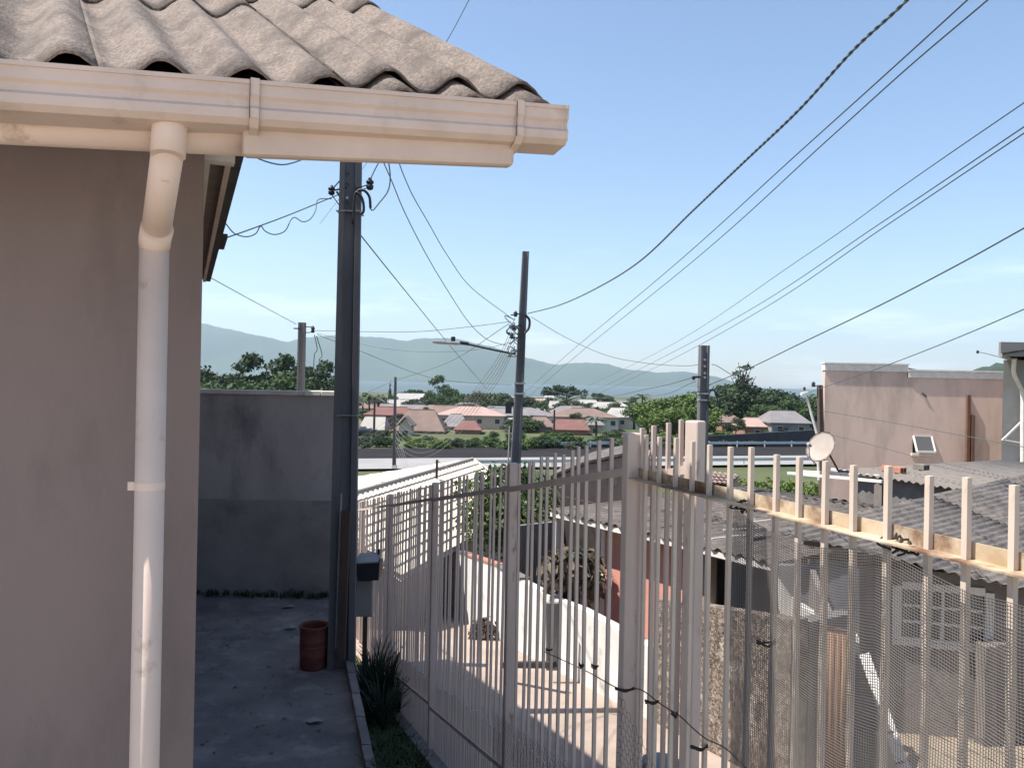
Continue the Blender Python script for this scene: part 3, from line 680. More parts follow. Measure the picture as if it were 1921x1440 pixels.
# strappy plants and low weeds
def blades(c, n, h, spread, w=.012, seg=5, droop=.34):
    V = []; Fc = []
    for i in range(n):
        a = random.uniform(0, 6.283); r0 = random.uniform(0, .09); o_ = Vector(c) + Vector((math.cos(a) * r0, math.sin(a) * r0, 0)); l_ = h * random.uniform(.55, 1.1); lean = random.uniform(.1, 1) * spread
        b0 = len(V); dirv = Vector((math.cos(a), math.sin(a), 0)); sd = Vector((-dirv.y, dirv.x, 0))
        for k in range(seg + 1):
            t = k / seg; p = o_ + dirv * lean * t ** 1.6 + up * (l_ * (t - droop * t ** 3)); ww = w * (1 - t ** 2) + .001
            V += [p - sd * ww, p + sd * ww]
            if k: j = b0 + 2 * k - 2; Fc.append((j, j + 1, j + 3, j + 2))
    return V, Fc
for i, (px_, y_, h_, lb_) in enumerate(((700, 9.3, 1.15, 'tuft of long dark strappy leaves by the foot of the utility pole'), (722, 8.7, 1.05, 'tuft of dark strappy leaves leaning on the bars of the lane fence'))):
    x_ = G(px_, y_, -3.5).x; z_ = EYE - (1.62 + .25 * y_) + .02
    pl = thing('strappy_plant', lb_, 'plant', (x_, y_, z_)); V, Fc = blades((x_, y_, z_), 110, h_, .55, .012)
    for ox, oy, hh_ in ((.18, .3, .7), (-.12, -.35, .55), (.1, -.6, .75)):
        v2, f2 = blades((x_ + ox * .6, y_ + oy, z_ - .25 * oy), 60, h_ * hh_, .5, .011); b0 = len(V); V += v2; Fc += [tuple(k + b0 for k in q_) for q_ in f2]; raw('leaves', V, Fc, LEAF['blade'], pl)
V = []; Fc = []
for i in range(420):
    y_ = random.uniform(5.8, 8.6); x_ = random.uniform(yard_x(y_) + .06, fence_x(y_) - .12); v, f = blades((x_, y_, EYE - (1.62 + .25 * y_) + .02), 5, random.uniform(.08, .22), .13, .008, 3)
    b0 = len(V); V += v; Fc += [tuple(k + b0 for k in q_) for q_ in f]
for i in range(70):
    x_ = random.uniform(-4.6, wx1); v, f = blades((x_, 11.55 - random.uniform(0, .12), .01), 5, random.uniform(.05, .2), .12, .007, 3)
    b0 = len(V); V += v; Fc += [tuple(k + b0 for k in q_) for q_ in f]
tag(raw('weeds', V, Fc, mat('leaf_weed', (.020, .040, .014), (.035, .062, .02), 4, .8)), 'low green weeds in the planting bed and along the yard wall', 'weeds', kind='stuff')

# ================================================================== lane side walls
lw = thing('lane_wall', 'low whitewashed wall along the far side of the lane', 'wall', (.7, 12, TZ(12)))
def lane_x(y): return 4.3 - .3 * y
LWT = [(8.95, 2.98), (10.0, 3.06), (11.0, 3.14), (12.0, 3.28), (13.6, 3.42), (15.1, 3.54), (17.4, 3.85), (19.6, 4.17), (24, 5.0)]
for i, ((ya, za_), (yb, zb_)) in enumerate(zip(LWT, LWT[1:])):
    bm = bmesh.new(); p = [Vector((lane_x(ya), ya + .004, TZ(ya) - .3)), Vector((lane_x(ya), ya + .004, EYE - za_)), Vector((lane_x(yb), yb - .004, EYE - zb_)), Vector((lane_x(yb), yb - .004, TZ(yb) - .3))]
    prism(bm, p, Vector((.14, .04, 0))); obj('wall_panel', bm, M_lanewall, lw)
    bm = bmesh.new(); p = [Vector((lane_x(ya) - .02, ya + .02, EYE - za_ + .003)), Vector((lane_x(ya) - .02, ya + .02, EYE - za_ + .045)), Vector((lane_x(yb) - .02, yb - .02, EYE - zb_ + .045)), Vector((lane_x(yb) - .02, yb - .02, EYE - zb_ + .003))]
    if ya > 12.5: prism(bm, p, Vector((.18, .05, 0))); obj('coping', bm, M_brick if i % 2 else M_concrete, lw)
    else: bm.free()
rw = thing('roughcast_wall', 'rough brown roughcast boundary wall beside the lane below the railing', 'wall', (1.9, 8, TZ(8)))
for (ya, ta), (yb, tb) in (((6.55, 1.93), (8.0, 2.22)), ((8.0, 2.22), (8.9, 2.42))):
    bm = bmesh.new(); p = [Vector((lane_x(ya) + .02, ya, TZ(ya) - .3)), Vector((lane_x(ya) + .02, ya, EYE - ta)), Vector((lane_x(yb) + .02, yb - .003, EYE - tb)), Vector((lane_x(yb) + .02, yb - .003, TZ(yb) - .3))]
    prism(bm, p, Vector((.16, .05, 0))); obj('wall_panel', bm, M_rough, rw)
bm = bmesh.new(); prism(bm, [Vector((lane_x(6.55) + .19, 6.6, TZ(6.6) - .3)), Vector((lane_x(6.55) + .19, 6.6, EYE - 1.96)), Vector((3.05, 6.95, EYE - 1.98)), Vector((3.05, 6.95, TZ(6.6) - .3))], Vector((-.04, .14, 0))); obj('wall_panel', bm, M_concrete, rw)

# ================================================================== coral house with the old roof
Z1 = EYE - 2.1
e1 = Vector((.57, -.82, 0)).normalized(); u1 = Vector((.82, .57, 0)).normalized(); n1 = up
Q1 = P(1035, 958, 13.05); Q1.z = Z1
ch = thing('coral_house', 'low coral-painted house with weathered corrugated roof across the lane', 'house', (2.5, 12, TZ(12)))
du = (u1 + up * .012).normalized(); L1 = 4.35
k_ = 0; PW = .177
for r_i, (t0, t1_) in enumerate(((-.05, 1.72), (1.58, 3.35), (3.2, 5.0))):
    s_ = 0.
    while s_ < L1:
        s2 = min(s_ + PW * 6, L1); bm = corrugated(Q1, e1, du, up, s_ - .02, s2 + .02, t0 + random.uniform(-.03, .03), t1_, PW, .024, .008, 0, .010 * r_i + random.uniform(0, .008), 6, 3, .0035); obj('roof_sheet', bm, M_oldroof, ch); s_ = s2
def at1(s, t, z): return Vector((Q1.x, Q1.y, 0)) + e1 * s + u1 * t + up * z
def wallq(name, s0, s1, t0, t1_, z0, z1, m, root): # box in the coral house frame
    bm = bmesh.new(); a = at1(s0, t0, z0); prism(bm, [a, at1(s1, t0, z0), at1(s1, t1_, z0), at1(s0, t1_, z0)], up * (z1 - z0)); return obj(name, bm, m, root)
gz = TZ(13) - .5
wallq('coral_wall', .98, 2.62, .32, .46, gz, Z1 - .04, M_red, ch)
wallq('corner_strip', .90, .98, .30, .46, gz, Z1 - .04, M_white, ch)
wallq('end_wall', .92, 1.02, .46, 4.6, gz, Z1 - .05, M_tanwall, ch)
wallq('tan_wall', 2.62, 3.10, .32, .46, gz, Z1 - .04, M_tanwall, ch); wallq('tan_wall', 3.10, 3.75, .32, .46, gz, Z1 - .95, M_tanwall, ch); wallq('tan_wall', 3.75, 4.2, .32, .46, gz, Z1 - .04, M_tanwall, ch)
wallq('lintel', 3.10, 3.75, .33, .45, Z1 - .22, Z1 - .04, M_tanwall, ch)
wallq('opening_shade', 2.7, 4.2, 1.2, 1.3, gz, Z1 - .04, M_dkhole, ch)  # near-black panel stands in for the shade inside the window opening
wallq('near_end_wall', 4.1, 4.2, .46, 4.6, gz, Z1 - .05, M_tanwall, ch)
wallq('window_sill', 3.06, 3.79, .26, .48, Z1 - .95, Z1 - .91, M_white, ch)
wallq('porch_shade_wall', -1.3, .90, 1.3, 1.4, gz, Z1 - .05, M_dkhole, ch)  # near-black backing stands in for the shade under the porch roof
wallq('porch_side_wall', -1.4, -1.3, .2, 1.4, gz, Z1 - .5, M_concrete, ch)
wallq('eave_board', -.02, L1 + .02, -.015, .012, Z1 - .11, Z1 - .036, M_white, ch)
wallq('porch_post', .02, .10, .02, .10, gz, Z1 - .04, M_white, ch)
for k in range(14): # loose laths and ties lying on the roof
    s_, t_ = random.uniform(.1, 4.2), random.uniform(.1, 4.6); a = at1(s_, t_, Z1 + .036); ang = random.uniform(-.5, .5); ln = random.uniform(.2, .7)
    bm = bmesh.new(); bar(bm, a, a + (u1 * math.cos(ang) + e1 * math.sin(ang)) * ln, .02, .016); obj('roof_lath', bm, M_white if k % 3 else M_dkhole, ch)
# dry banana plant under its eave
bp = thing('dry_shrub', 'ragged half-dry shrub beside the coral house porch', 'plant', at1(.9, -.25, TZ(12)))
bb = at1(.9, -.25, TZ(12)); bm = bmesh.new(); tube(bm, spline([bb, bb + Vector((.05, 0, .9)), bb + Vector((-.02, 0, 1.75))], 5), [.09 - .004 * i for i in range(11)], 8); obj('stem', bm, LEAF['dry'], bp)
bt = bb + up * 1.55
V, Fc = blades(tuple(bt + up * .1), 46, .5, .6, .03, 5, 1.5); raw('dry_fronds', V, Fc, LEAF['grey'], bp)

bs_ = thing('brown_shed', 'brown rendered shed with sloping top behind the coral house', 'shed', G(1110, 21, -6))
bm = bmesh.new(); prism(bm, [P(1038, 897, 21), P(1098, 872, 21), P(1190, 852, 21), P(1215, 862, 21), P(1215, 1010, 21), P(1038, 1010, 21)], (.6, 3, 0)); obj('wall', bm, M_tanwall, bs_)
bm = bmesh.new(); prism(bm, [P(1034, 896, 20.9), P(1098, 870, 20.9), P(1190, 850, 20.9), P(1190, 845, 20.9), P(1098, 865, 20.9), P(1034, 891, 20.9)], (.6, 3.2, 0)); obj('roof_slab', bm, M_oldroof, bs_)
bm = bmesh.new(); a = P(1150, 880, 20.95); bx(bm, a.x - .12, a.x + .12, 20.93, 20.97, a.z - .45, a.z); obj('wall_patch', bm, M_concrete, bs_)
hg = thing('hedge', 'clipped bright green hedge in front of the highway guard rails', 'hedge', G(1400, 30, -7)); bl = []
for k in range(22):
    c = G(1330 + k * 12, 30 + random.uniform(-.6, .6), -3.95 + random.uniform(-.2, .12)); bl.append((c.x, c.y, c.z, .5, .5, .42)); bl.append((c.x, c.y, c.z - .8, .55, .55, .6))
HEDGE = bl
tp = thing('tiled_outhouse', 'small outhouse with pink-white clay tiles past the fence end post', 'outhouse', G(1350, 19, -5.5))
pa_, pb_, pc_, pd_ = P(1300, 908, 18.5), P(1368, 912, 18.2), P(1385, 893, 20), P(1310, 884, 20.4)
for k in range(4):
    a0, a1, b0, b1 = pa_.lerp(pd_, k / 4), pb_.lerp(pc_, k / 4), pa_.lerp(pd_, (k + 1) / 4), pb_.lerp(pc_, (k + 1) / 4); bm = bmesh.new(); n_ = 24; t0 = [bm.verts.new(a0.lerp(a1, i / n_) + up * (.05 + .04 * abs(math.sin(i * math.pi / 3)))) for i in range(n_ + 1)]; t1q = [bm.verts.new(b0.lerp(b1, i / n_) + up * (.02 + .04 * abs(math.sin(i * math.pi / 3)))) for i in range(n_ + 1)]
    for i in range(n_): bm.faces.new((t0[i], t0[i + 1], t1q[i + 1], t1q[i]))
    obj('tile_course', bm, ROOFS['pink'], tp)
bm = bmesh.new(); prism(bm, [p - up * .02 for p in (pa_, pb_, pc_, pd_)], (0, 0, -2)); obj('wall', bm, M_tanwall, tp)

# ================================================================== grey house with the paned window
gh = thing('grey_house', 'shaded grey plaster house with white paned window behind the net', 'house', (4.7, 8.6, TZ(8.6)))
O2 = Vector((5.58, 10.5, EYE - 1.46)); a2 = (u1 + up * .045).normalized(); b2 = (e1 - up * .26).normalized(); n2 = a2.cross(b2).normalized(); n2 = n2 if n2.z > 0 else -n2
wd = Vector((.96, -.28, 0)).normalized(); wn_ = Vector((-wd.y * -1, 0, 0)); wnorm = Vector((wd.y, -wd.x, 0))   # faces the camera
if wnorm.y > 0: wnorm = -wnorm
wo_ = Vector((4.68, 8.5, 0))
s_ = -.05
while s_ < 3.6:
    for r_i, (t0, t1_) in enumerate(((-3.7, -1.7), (-1.85, .3), (.15, 2.4), (2.25, 4.4))):
        bm = corrugated(O2, b2, a2, n2, s_ - .02, s_ + PW * 4 + .02, t0 + random.uniform(-.04, .04), t1_, .1, .014, .007, 0, .010 * r_i + random.uniform(0, .008), 6, 3, .004)
        bmesh.ops.bisect_plane(bm, geom=bm.verts[:] + bm.edges[:] + bm.faces[:], plane_co=wo_ + wnorm * .30, plane_no=wnorm, clear_outer=True)
        if len(bm.faces) > 8: obj('roof_sheet', bm, M_oldroof2, gh)
        else: bm.free()
    s_ += PW * 4
def w2(s, z, off=0.): return wo_ + wd * s + up * (EYE + z) + wnorm * off
def wq(name, s0, s1, z0, z1, o0, o1, m, root):
    bm = bmesh.new(); prism(bm, [w2(s0, z0, o0), w2(s1, z0, o0), w2(s1, z1, o0), w2(s0, z1, o0)], wnorm * (o1 - o0)); return obj(name, bm, m, root)
# window at pixels 1705..1858, 1102..1205
ws0, ws1, wz0, wz1 = -.44, .44, -2.72, -2.14
wq('wall', -1.35, ws0, -4.2, -1.96, -.14, 0, M_greywall, gh); wq('wall', ws1, 3.2, -4.2, -1.96, -.14, 0, M_greywall, gh); wq('wall', ws0, ws1, -4.2, wz0, -.14, 0, M_greywall, gh); wq('wall', ws0, ws1, wz1, -1.96, -.14, 0, M_greywall, gh)
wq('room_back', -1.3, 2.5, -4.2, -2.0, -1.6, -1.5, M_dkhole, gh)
win = wq('window', ws0 - .05, ws1 + .05, wz0 - .06, wz0 - .005, .0, .03, M_white, gh)
for (s0_, s1_, z0_, z1_) in ((ws0 - .05, ws0 + .035, wz0 - .003, wz1 + .003), (ws1 - .035, ws1 + .05, wz0 - .003, wz1 + .003), (ws0 + .037, ws1 - .037, wz1 - .03, wz1 + .05), (ws0 + .037, ws1 - .037, wz0 - .002, wz0 + .03)): wq('window_frame', s0_, s1_, z0_, z1_, -.03, .025, M_white, win)
cw_ = (ws1 - ws0 - .074) / 4; chh = (wz1 - wz0 - .06) / 3
for i in range(1, 4): wq('mullion', ws0 + .037 + cw_ * i - .015, ws0 + .037 + cw_ * i + .015, wz0 + .031, wz1 - .031, -.02, .018, M_white, win)
for i in range(4):
    for j in range(3):
        wq('pane', ws0 + .037 + cw_ * i + .016, ws0 + .037 + cw_ * (i + 1) - .016, wz0 + .03 + chh * j + .014, wz0 + .03 + chh * (j + 1) - .014, -.012, -.008, M_glass, win)
        if j: wq('glazing_bar', ws0 + .037 + cw_ * i + .016, ws0 + .037 + cw_ * (i + 1) - .016, wz0 + .03 + chh * j - .014, wz0 + .03 + chh * j + .014, -.018, .014, M_white, win)
bm = bmesh.new(); a = P(1865, 1205, 8.2); bx(bm, a.x, a.x + .18, 8.15, 8.3, TZ(8) - .2, a.z); obj('side_pillar', bm, M_greywall, gh)
bm = bmesh.new(); bx(bm, a.x - .13, a.x - .01, 8.12, 8.3, TZ(8) - .2, a.z - .02); obj('pale_pillar', bm, M_greywall, gh)
# bluish end wall and pale sloping strip that stands in for sunlight on it
bw = thing('yard_wall', 'bluish plaster wall with white strip painted as sunlight beside the rusty gate', 'wall', P(1530, 1300, 7.6))
bm = bmesh.new(); p = [P(1462, 1060, 8.9), P(1612, 1066, 8.5), P(1612, 1300, 8.5), P(1462, 1300, 8.9)]; prism(bm, p, (.03, .12, 0)); obj('upper_wall', bm, M_bluewall, bw)
bm = bmesh.new(); p = [P(1464, 1092, 8.2), P(1490, 1130, 8.1), P(1540, 1160, 7.9), P(1612, 1196, 7.7), P(1612, 1206, 7.7), P(1540, 1172, 7.9), P(1464, 1150, 8.2)]; prism(bm, p, (.06, .24, 0)); obj('sun_strip', bm, M_lanewall, bw)
# dark boards standing in for the shaded doorway, then gate and planks
dr = thing('doorway_shade', 'dark boards standing in for the shaded doorway between the roughcast wall and rusty gate', 'door', P(1510, 1440, 6.7))
for k in range(3):
    a, b = P(1495 + k * 11.5, 1156, 6.75), P(1495 + (k + 1) * 11.5 - 1, 1156, 6.75); bm = bmesh.new(); bx(bm, a.x, b.x, 6.75, 6.79, TZ(6.7) + .05, a.z - .01 * k); obj('plank', bm, M_dkhole, dr)
bm = bmesh.new(); a = P(1531, 1160, 6.72); bx(bm, a.x, a.x + .03, 6.70, 6.74, TZ(6.7), a.z); obj('door_frame', bm, M_white, dr)
bm = bmesh.new(); c = P(1526, 1235, 6.73); tube(bm, [c, c + Vector((0, -.05, 0))], .02, 10); obj('handle', bm, M_dark, dr)
rg = thing('rusty_gate', 'brown rusty corrugated iron gate behind the railing net', 'gate', P(1570, 1440, 6.5))
a, b = P(1540, 1170, 6.6), P(1602, 1190, 6.45); ev_ = Vector((b.x - a.x, b.y - a.y, 0)); ln = ev_.length
bm = corrugated(Vector((a.x, a.y, TZ(6.5))), ev_.normalized(), up, Vector((ev_.y, -ev_.x, 0)).normalized(), 0, ln, .02, a.z - TZ(6.5) - .05, .046, .012, .002, 0, 0, 8, 1); obj('corrugated_panel', bm, M_rustgate, rg)
bm = bmesh.new(); bar(bm, a + Vector((0, .03, -.03)), b + Vector((0, .03, 0)), .03, .04); obj('top_batten', bm, M_poleb, rg)
wq('shed_wall', -1.36, -1.30, -4.2, -2.0, -.1, 1.9, M_greywall, gh)
pk = thing('leaning_plank', 'pale sunlit plank leaning against the grey house', 'plank', P(1700, 1440, 6.9))
bm = bmesh.new(); bar(bm, P(1622, 1226, 7.7), P(1716, 1500, 6.9), .10, .035, up=Vector((-.6, -.6, .5)), bev=.004); obj('board', bm, M_lanewall, pk)
for t in (.38, .55, .75):
    c = P(1622, 1226, 7.7).lerp(P(1716, 1500, 6.9), t); bm = bmesh.new(); bar(bm, c + Vector((-.06, -.03, -.012)), c + Vector((.06, -.03, .012)), .018, .012); obj('tie', bm, M_dkhole, pk)
# vent pipe on the roof
vp = thing('vent_pipe', 'stubby dark pipe standing on the mossy corrugated roof', 'pipe', P(1700, 985, 10.6))
bm = bmesh.new(); tube(bm, [P(1701, 990, 10.6), P(1694, 948, 10.6)], .02, 8); obj('pipe', bm, M_dark, vp)
bm = bmesh.new(); c = P(1697, 945, 10.6); bx(bm, c.x - .05, c.x + .06, 10.55, 10.65, c.z - .03, c.z + .03, .006); obj('cap', bm, M_concrete, vp)

# ================================================================== lean-to with pale roof
lt = thing('lean_to', 'grey block lean-to with pale corrugated roof behind the mossy roof', 'shed', (7, 13, TZ(13)))
FLp = P(1643, 893, 13.5); eL = Vector((.33, -.94, 0)).normalized(); uL = Vector((.87, .5, 0)).normalized()
for k in range(2):
    bm = corrugated(FLp, eL, (uL + up * .0).normalized(), up, -.9 + k * 1.33, -.9 + (k + 1) * 1.33 + .03, -.05, 5.5, .15, .018, .007, 0, .006 * k, 6, 2, .001); obj('roof_sheet', bm, M_leanroof, lt)
def lq(name, s0, s1, t0, t1_, z0, z1, m):
    bm = bmesh.new(); f_ = Vector((FLp.x, FLp.y, 0)); prism(bm, [f_ + eL * s0 + uL * t0 + up * z0, f_ + eL * s1 + uL * t0 + up * z0, f_ + eL * s1 + uL * t1_ + up * z0, f_ + eL * s0 + uL * t1_ + up * z0], up * (z1 - z0)); return obj(name, bm, m, lt)
lq('wall', -.7, 1.9, .12, .26, TZ(13) - .3, FLp.z - .03, M_concrete); lq('wall', -.75, -.6, .27, 5, TZ(13) - .3, FLp.z - .03, M_concrete)
lq('corner_block', -.05, .12, .02, .115, FLp.z - .62, FLp.z - .12, M_leanroof)
for i, (x_, y_, d_, lb_, ln_) in enumerate(((1667, 878, 14.2, 'red hollow clay brick lying on the pale lean-to roof edge', .2), (1684, 879, 14.0, 'second hollow clay brick beside another on the lean-to roof', .26), (1728, 877, 14.6, 'pale block lying alone on the lean-to roof', .25))):
    c = P(x_, y_, d_); c.z = FLp.z + .018 + .05; bk = thing('brick', lb_, 'brick', c); bm = bmesh.new(); obox(bm, c, eL * ln_ / 2, uL * .09, up * .05, .004); obj('body', bm, M_brick if i < 2 else M_leanroof, bk)
    for k in (-1, 1):
        bm = bmesh.new(); cc = c + eL * (ln_ / 2 - .004) + uL * .04 * k; obox(bm, cc, eL * .006, uL * .025, up * .03); obj('hollow', bm, M_dkhole, bk)  # dark blocks stand in for the shade inside the brick holes
# white beams laid across the old roof
bs = [((1478, 887, 14.4), (1655, 903, 13.0)), ((1500, 884, 14.8), (1650, 893, 13.6)), ((1560, 880, 14.6), (1640, 892, 13.9))]
for i, (a, b) in enumerate(bs):
    bm = bmesh.new(); bar(bm, P(*a), P(*b), .05, .05, bev=.004)
    tag(obj('timber', bm, M_white), ('long white timber laid along the top of the old corrugated roof', 'white timber just behind another on the old corrugated roof', 'shorter white timber by the foot of the satellite dish')[i], 'timber')

# ================================================================== satellite dish
sd_ = thing('satellite_dish', 'beige satellite dish on a bent arm above the old roof', 'satellite dish', P(1545, 880, 14.2))
c = P(1541, 839, 14.2); ax = Vector((-.72, -.50, .48)).normalized(); t_ = ax.cross(up).normalized(); w_ = t_.cross(ax).normalized()
bm = bmesh.new(); rings = []
for j in range(7):
    r_ = .305 * j / 6
    rings.append([bm.verts.new(c + ax * (r_ * r_ * .42) + (t_ * math.cos(2 * math.pi * k / 32) * .92 + w_ * math.sin(2 * math.pi * k / 32)) * r_) for k in range(32)] if j else [bm.verts.new(c)])
for k in range(32): bm.faces.new((rings[0][0], rings[1][k], rings[1][(k + 1) % 32]))
for j in range(1, 6):
    for k in range(32): bm.faces.new((rings[j][k], rings[j + 1][k], rings[j + 1][(k + 1) % 32], rings[j][(k + 1) % 32]))
bmesh.ops.solidify(bm, geom=bm.faces[:], thickness=.012); obj('reflector', bm, M_dish, sd_, True)
bm = bmesh.new(); tube(bm, spline([c - w_ * .33, c - w_ * .30 + ax * .22, c + ax * .36 - w_ * .12], 6), .010, 8); obj('feed_arm', bm, M_steel, sd_)
bm = bmesh.new(); f_ = c + ax * .36 - w_ * .12; tube(bm, [f_ + ax * .03, f_ - ax * .07], [.03, .022], 10); obj('feed_horn', bm, M_box, sd_)
bm = bmesh.new(); tube(bm, spline([c - ax * .01, c - ax * .10 - up * .08, Vector((c.x + .07, c.y + .1, c.z - .25)), Vector((c.x + .08, c.y + .1, Z1 + .07))], 6), .02, 10); obj('mast', bm, M_steel, sd_)
bm = bmesh.new(); bar(bm, P(1556, 852, 14.3), P(1578, 892, 14.2), .03); obj('brace', bm, M_wire, sd_)

# ================================================================== salmon building and its neighbour
sb = thing('salmon_building', 'two-storey salmon rendered building with white parapet cap and small tilted window', 'building', P(1715, 900, 26))
DB = 26.0
a, b = P(1548, 692, DB), P(1882, 700, DB); zbot = TZ(26) - .5
xm = P(1702, 690, DB).x; x0, x1 = a.x, b.x
wz_a, wz_b = P(1732, 815, DB), P(1748, 851, DB)
wxa, wxb, wza, wzb = P(1712, 830, DB).x, P(1748, 830, DB).x, P(1730, 850, DB).z, P(1730, 816, DB).z
zt1, zt2 = P(1620, 696, DB).z, P(1800, 710, DB).z
bm = bmesh.new(); bx(bm, x0, wxa, DB, DB + .2, zbot, zt2); obj('front_wall', bm, M_pink, sb)
bm = bmesh.new(); bx(bm, wxb, x1, DB, DB + .2, zbot, zt2 - .001); obj('front_wall', bm, M_pink, sb)
bm = bmesh.new(); bx(bm, wxa, wxb, DB, DB + .2, zbot, wza); obj('front_wall', bm, M_pink, sb)
bm = bmesh.new(); bx(bm, wxa, wxb, DB, DB + .2, wzb, zt2 - .002); obj('front_wall', bm, M_pink, sb)
bm = bmesh.new(); bx(bm, x0, xm, DB, DB + .2, zt2 + .001, zt1); obj('front_wall', bm, M_pink, sb)
back = Vector((4.4, 6.6, 0))
bm = bmesh.new(); prism(bm, [Vector((x0 + .001, DB + .201, zbot)), Vector((x0 + .2, DB + .201, zbot)), Vector((x0 + .2, DB + .201, zt1)), Vector((x0 + .001, DB + .201, zt1))], back); obj('side_wall', bm, M_pink, sb)
bm = bmesh.new(); prism(bm, [Vector((x1 - .2, DB + .201, zbot)), Vector((x1 - .001, DB + .201, zbot)), Vector((x1 - .001, DB + .201, zt2)), Vector((x1 - .2, DB + .201, zt2))], back); obj('side_wall', bm, M_pink, sb)
bm = bmesh.new(); bx(bm, x0 - .03, xm + .02, DB - .04, DB + .24, zt1, zt1 + .22, .01); obj('parapet_cap', bm, M_white, sb)
bm = bmesh.new(); bx(bm, xm + .03, x1 + .03, DB - .05, DB + .24, zt2, zt2 + .22, .01); obj('parapet_cap', bm, M_white, sb)
bm = bmesh.new(); bx(bm, x0 - .05, xm + .04, DB - .07, DB + .26, zt1 + .222, zt1 + .27); obj('drip_edge', bm, M_white, sb)
bm = bmesh.new(); bx(bm, xm + .01, x1 + .05, DB - .08, DB + .26, zt2 + .222, zt2 + .27); obj('drip_edge', bm, M_white, sb)
bm = bmesh.new(); prism(bm, [Vector((xm, DB + .3, zt1 + .18)), Vector((xm + 1.1, DB + .3, zt2 + .15)), Vector((xm, DB + .3, zt2))], back * .9); obj('sloping_roof', bm, M_oldroof, sb)
bm = bmesh.new(); prism(bm, [Vector((x0 + .21, DB + .21, zt2 - .3)), Vector((x1 - .21, DB + .21, zt2 - .3)), Vector((x1 - .21, DB + .21, zt2 - .2)), Vector((x0 + .21, DB + .21, zt2 - .2))], back * .98); obj('roof_slab', bm, M_concrete, sb)
wi = None
bm = bmesh.new(); bx(bm, wxa - .0, wxb + .0, DB + .12, DB + .14, wza, wzb); wi = obj('window', bm, M_glass, sb)
# tilted open sash
hinge = Vector(((wxa + wxb) / 2, DB, wzb - .03)); tv = Vector((0, -.26, -.50)); hw = (wxb - wxa) / 2 - .02
bm = bmesh.new(); bar(bm, hinge + Vector((-hw, 0, 0)), hinge + Vector((-hw, 0, 0)) + tv, .05); bar(bm, hinge + Vector((hw, 0, 0)), hinge + Vector((hw, 0, 0)) + tv, .05); bar(bm, hinge + tv + Vector((-hw, 0, 0)), hinge + tv + Vector((hw, 0, 0)), .09, .07); bar(bm, hinge + Vector((-hw, 0, 0)), hinge + Vector((hw, 0, 0)), .05); obj('open_sash', bm, M_white, wi)
bm = bmesh.new(); bar(bm, hinge + tv * .08 + Vector((-hw + .02, 0, 0)) + Vector((hw - .02, 0, 0)), hinge + tv * .95 , 2 * hw - .05, .008, up=Vector((0, -1, .5))); obj('sash_pane', bm, mat('grey_glass', (.09, .09, .095), None, rough=.5, spec=.15), wi)
bm = bmesh.new(); bx(bm, wxa - .05, wxb + .05, DB - .09, DB + .1, wza - .08, wza - .003); obj('sill', bm, M_white, wi)
for (xa, ya_, yb_) in ((1816, 740, 900), (1824, 778, 900)):
    p, p2 = P(xa, ya_, DB - .02), P(xa, yb_, DB - .02); bm = bmesh.new(); bx(bm, p.x - .055, p.x + .055, DB - .10, DB - .003, p2.z, p.z, .01); obj('wall_strip', bm, mat('strip_brown', (.16, .085, .055), (.12, .065, .045), 4, .9), sb)  # two brown strips down the wall, the second starting lower
bm = bmesh.new(); bar(bm, P(1730, 737, DB - .02), P(1738, 744, DB - .02), .05, .03); obj('wall_hook', bm, M_wire, sb)
gb = thing('grey_building', 'tall grey rendered house with overhanging corrugated roof past the salmon building', 'building', P(1930, 900, 23))
a = P(1881, 700, 24.2); bm = bmesh.new(); prism(bm, [Vector((a.x + .02, 24.2, TZ(24) - .5)), Vector((a.x + 7, 24.2, TZ(24) - .5)), Vector((a.x + 7, 24.2, P(1900, 675, 24.2).z)), Vector((a.x + .02, 24.2, P(1900, 675, 24.2).z))], (4.4, 6, 0)); obj('wall', bm, mat('light_grey_render', (.29, .28, .275), (.25, .24, .235), 2, .9), gb)
a = P(1868, 664, 23.0); bm = corrugated(Vector((a.x, 22.8, a.z)), Vector((.62, .785, 0)), Vector((1, 0, .16)).normalized(), Vector((-.16, 0, 1)).normalized(), 0, 7.2, 0, 6, .18, .025, .01, 0, 0, 8, 1); obj('roof', bm, M_oldroof, gb)
bm = bmesh.new(); bx(bm, a.x + .05, a.x + 5, 22.85, 22.95, a.z - .06, a.z + .35); obj('barge_board', bm, mat('barge_board', (.20, .19, .185), None), gb)
bm = bmesh.new(); prism(bm, [Vector((a.x - .05, 22.8, a.z - .1)), Vector((a.x + .06, 22.8, a.z - .1)), Vector((a.x + .06, 22.8, a.z + .02)), Vector((a.x - .05, 22.8, a.z + .02))], (4.4, 5.6, 0)); obj('gutter', bm, M_white, gb)
bm = bmesh.new(); tube(bm, spline([P(1903, 672, 23.4), P(1902, 700, 23.6), P(1912, 722, 23.9), P(1918, 740, 24.0), P(1918, 800, 24.0), P(1918, 900, 24.0)], 4), .06, 10); obj('downpipe', bm, M_white, gb)
bm = bmesh.new(); bar(bm, P(1882, 824, 24.1), P(1921, 786, 24.1), .05); bar(bm, P(1880, 824, 24.1), P(1925, 832, 24.1), .05); obj('wall_brace', bm, M_white, gb)
bm = bmesh.new(); tube(bm, spline([P(1834, 660, 23), P(1850, 663, 23), P(1895, 675, 23)], 4), .012, 6); obj('antenna_arm', bm, M_steel, gb)
bm = bmesh.new(); c = P(1834, 660, 23); lathe(bm, c, [(.01, -.05), (.035, -.03), (.035, .03), (.01, .05)], 8); obj('antenna_tip', bm, M_dark, gb)

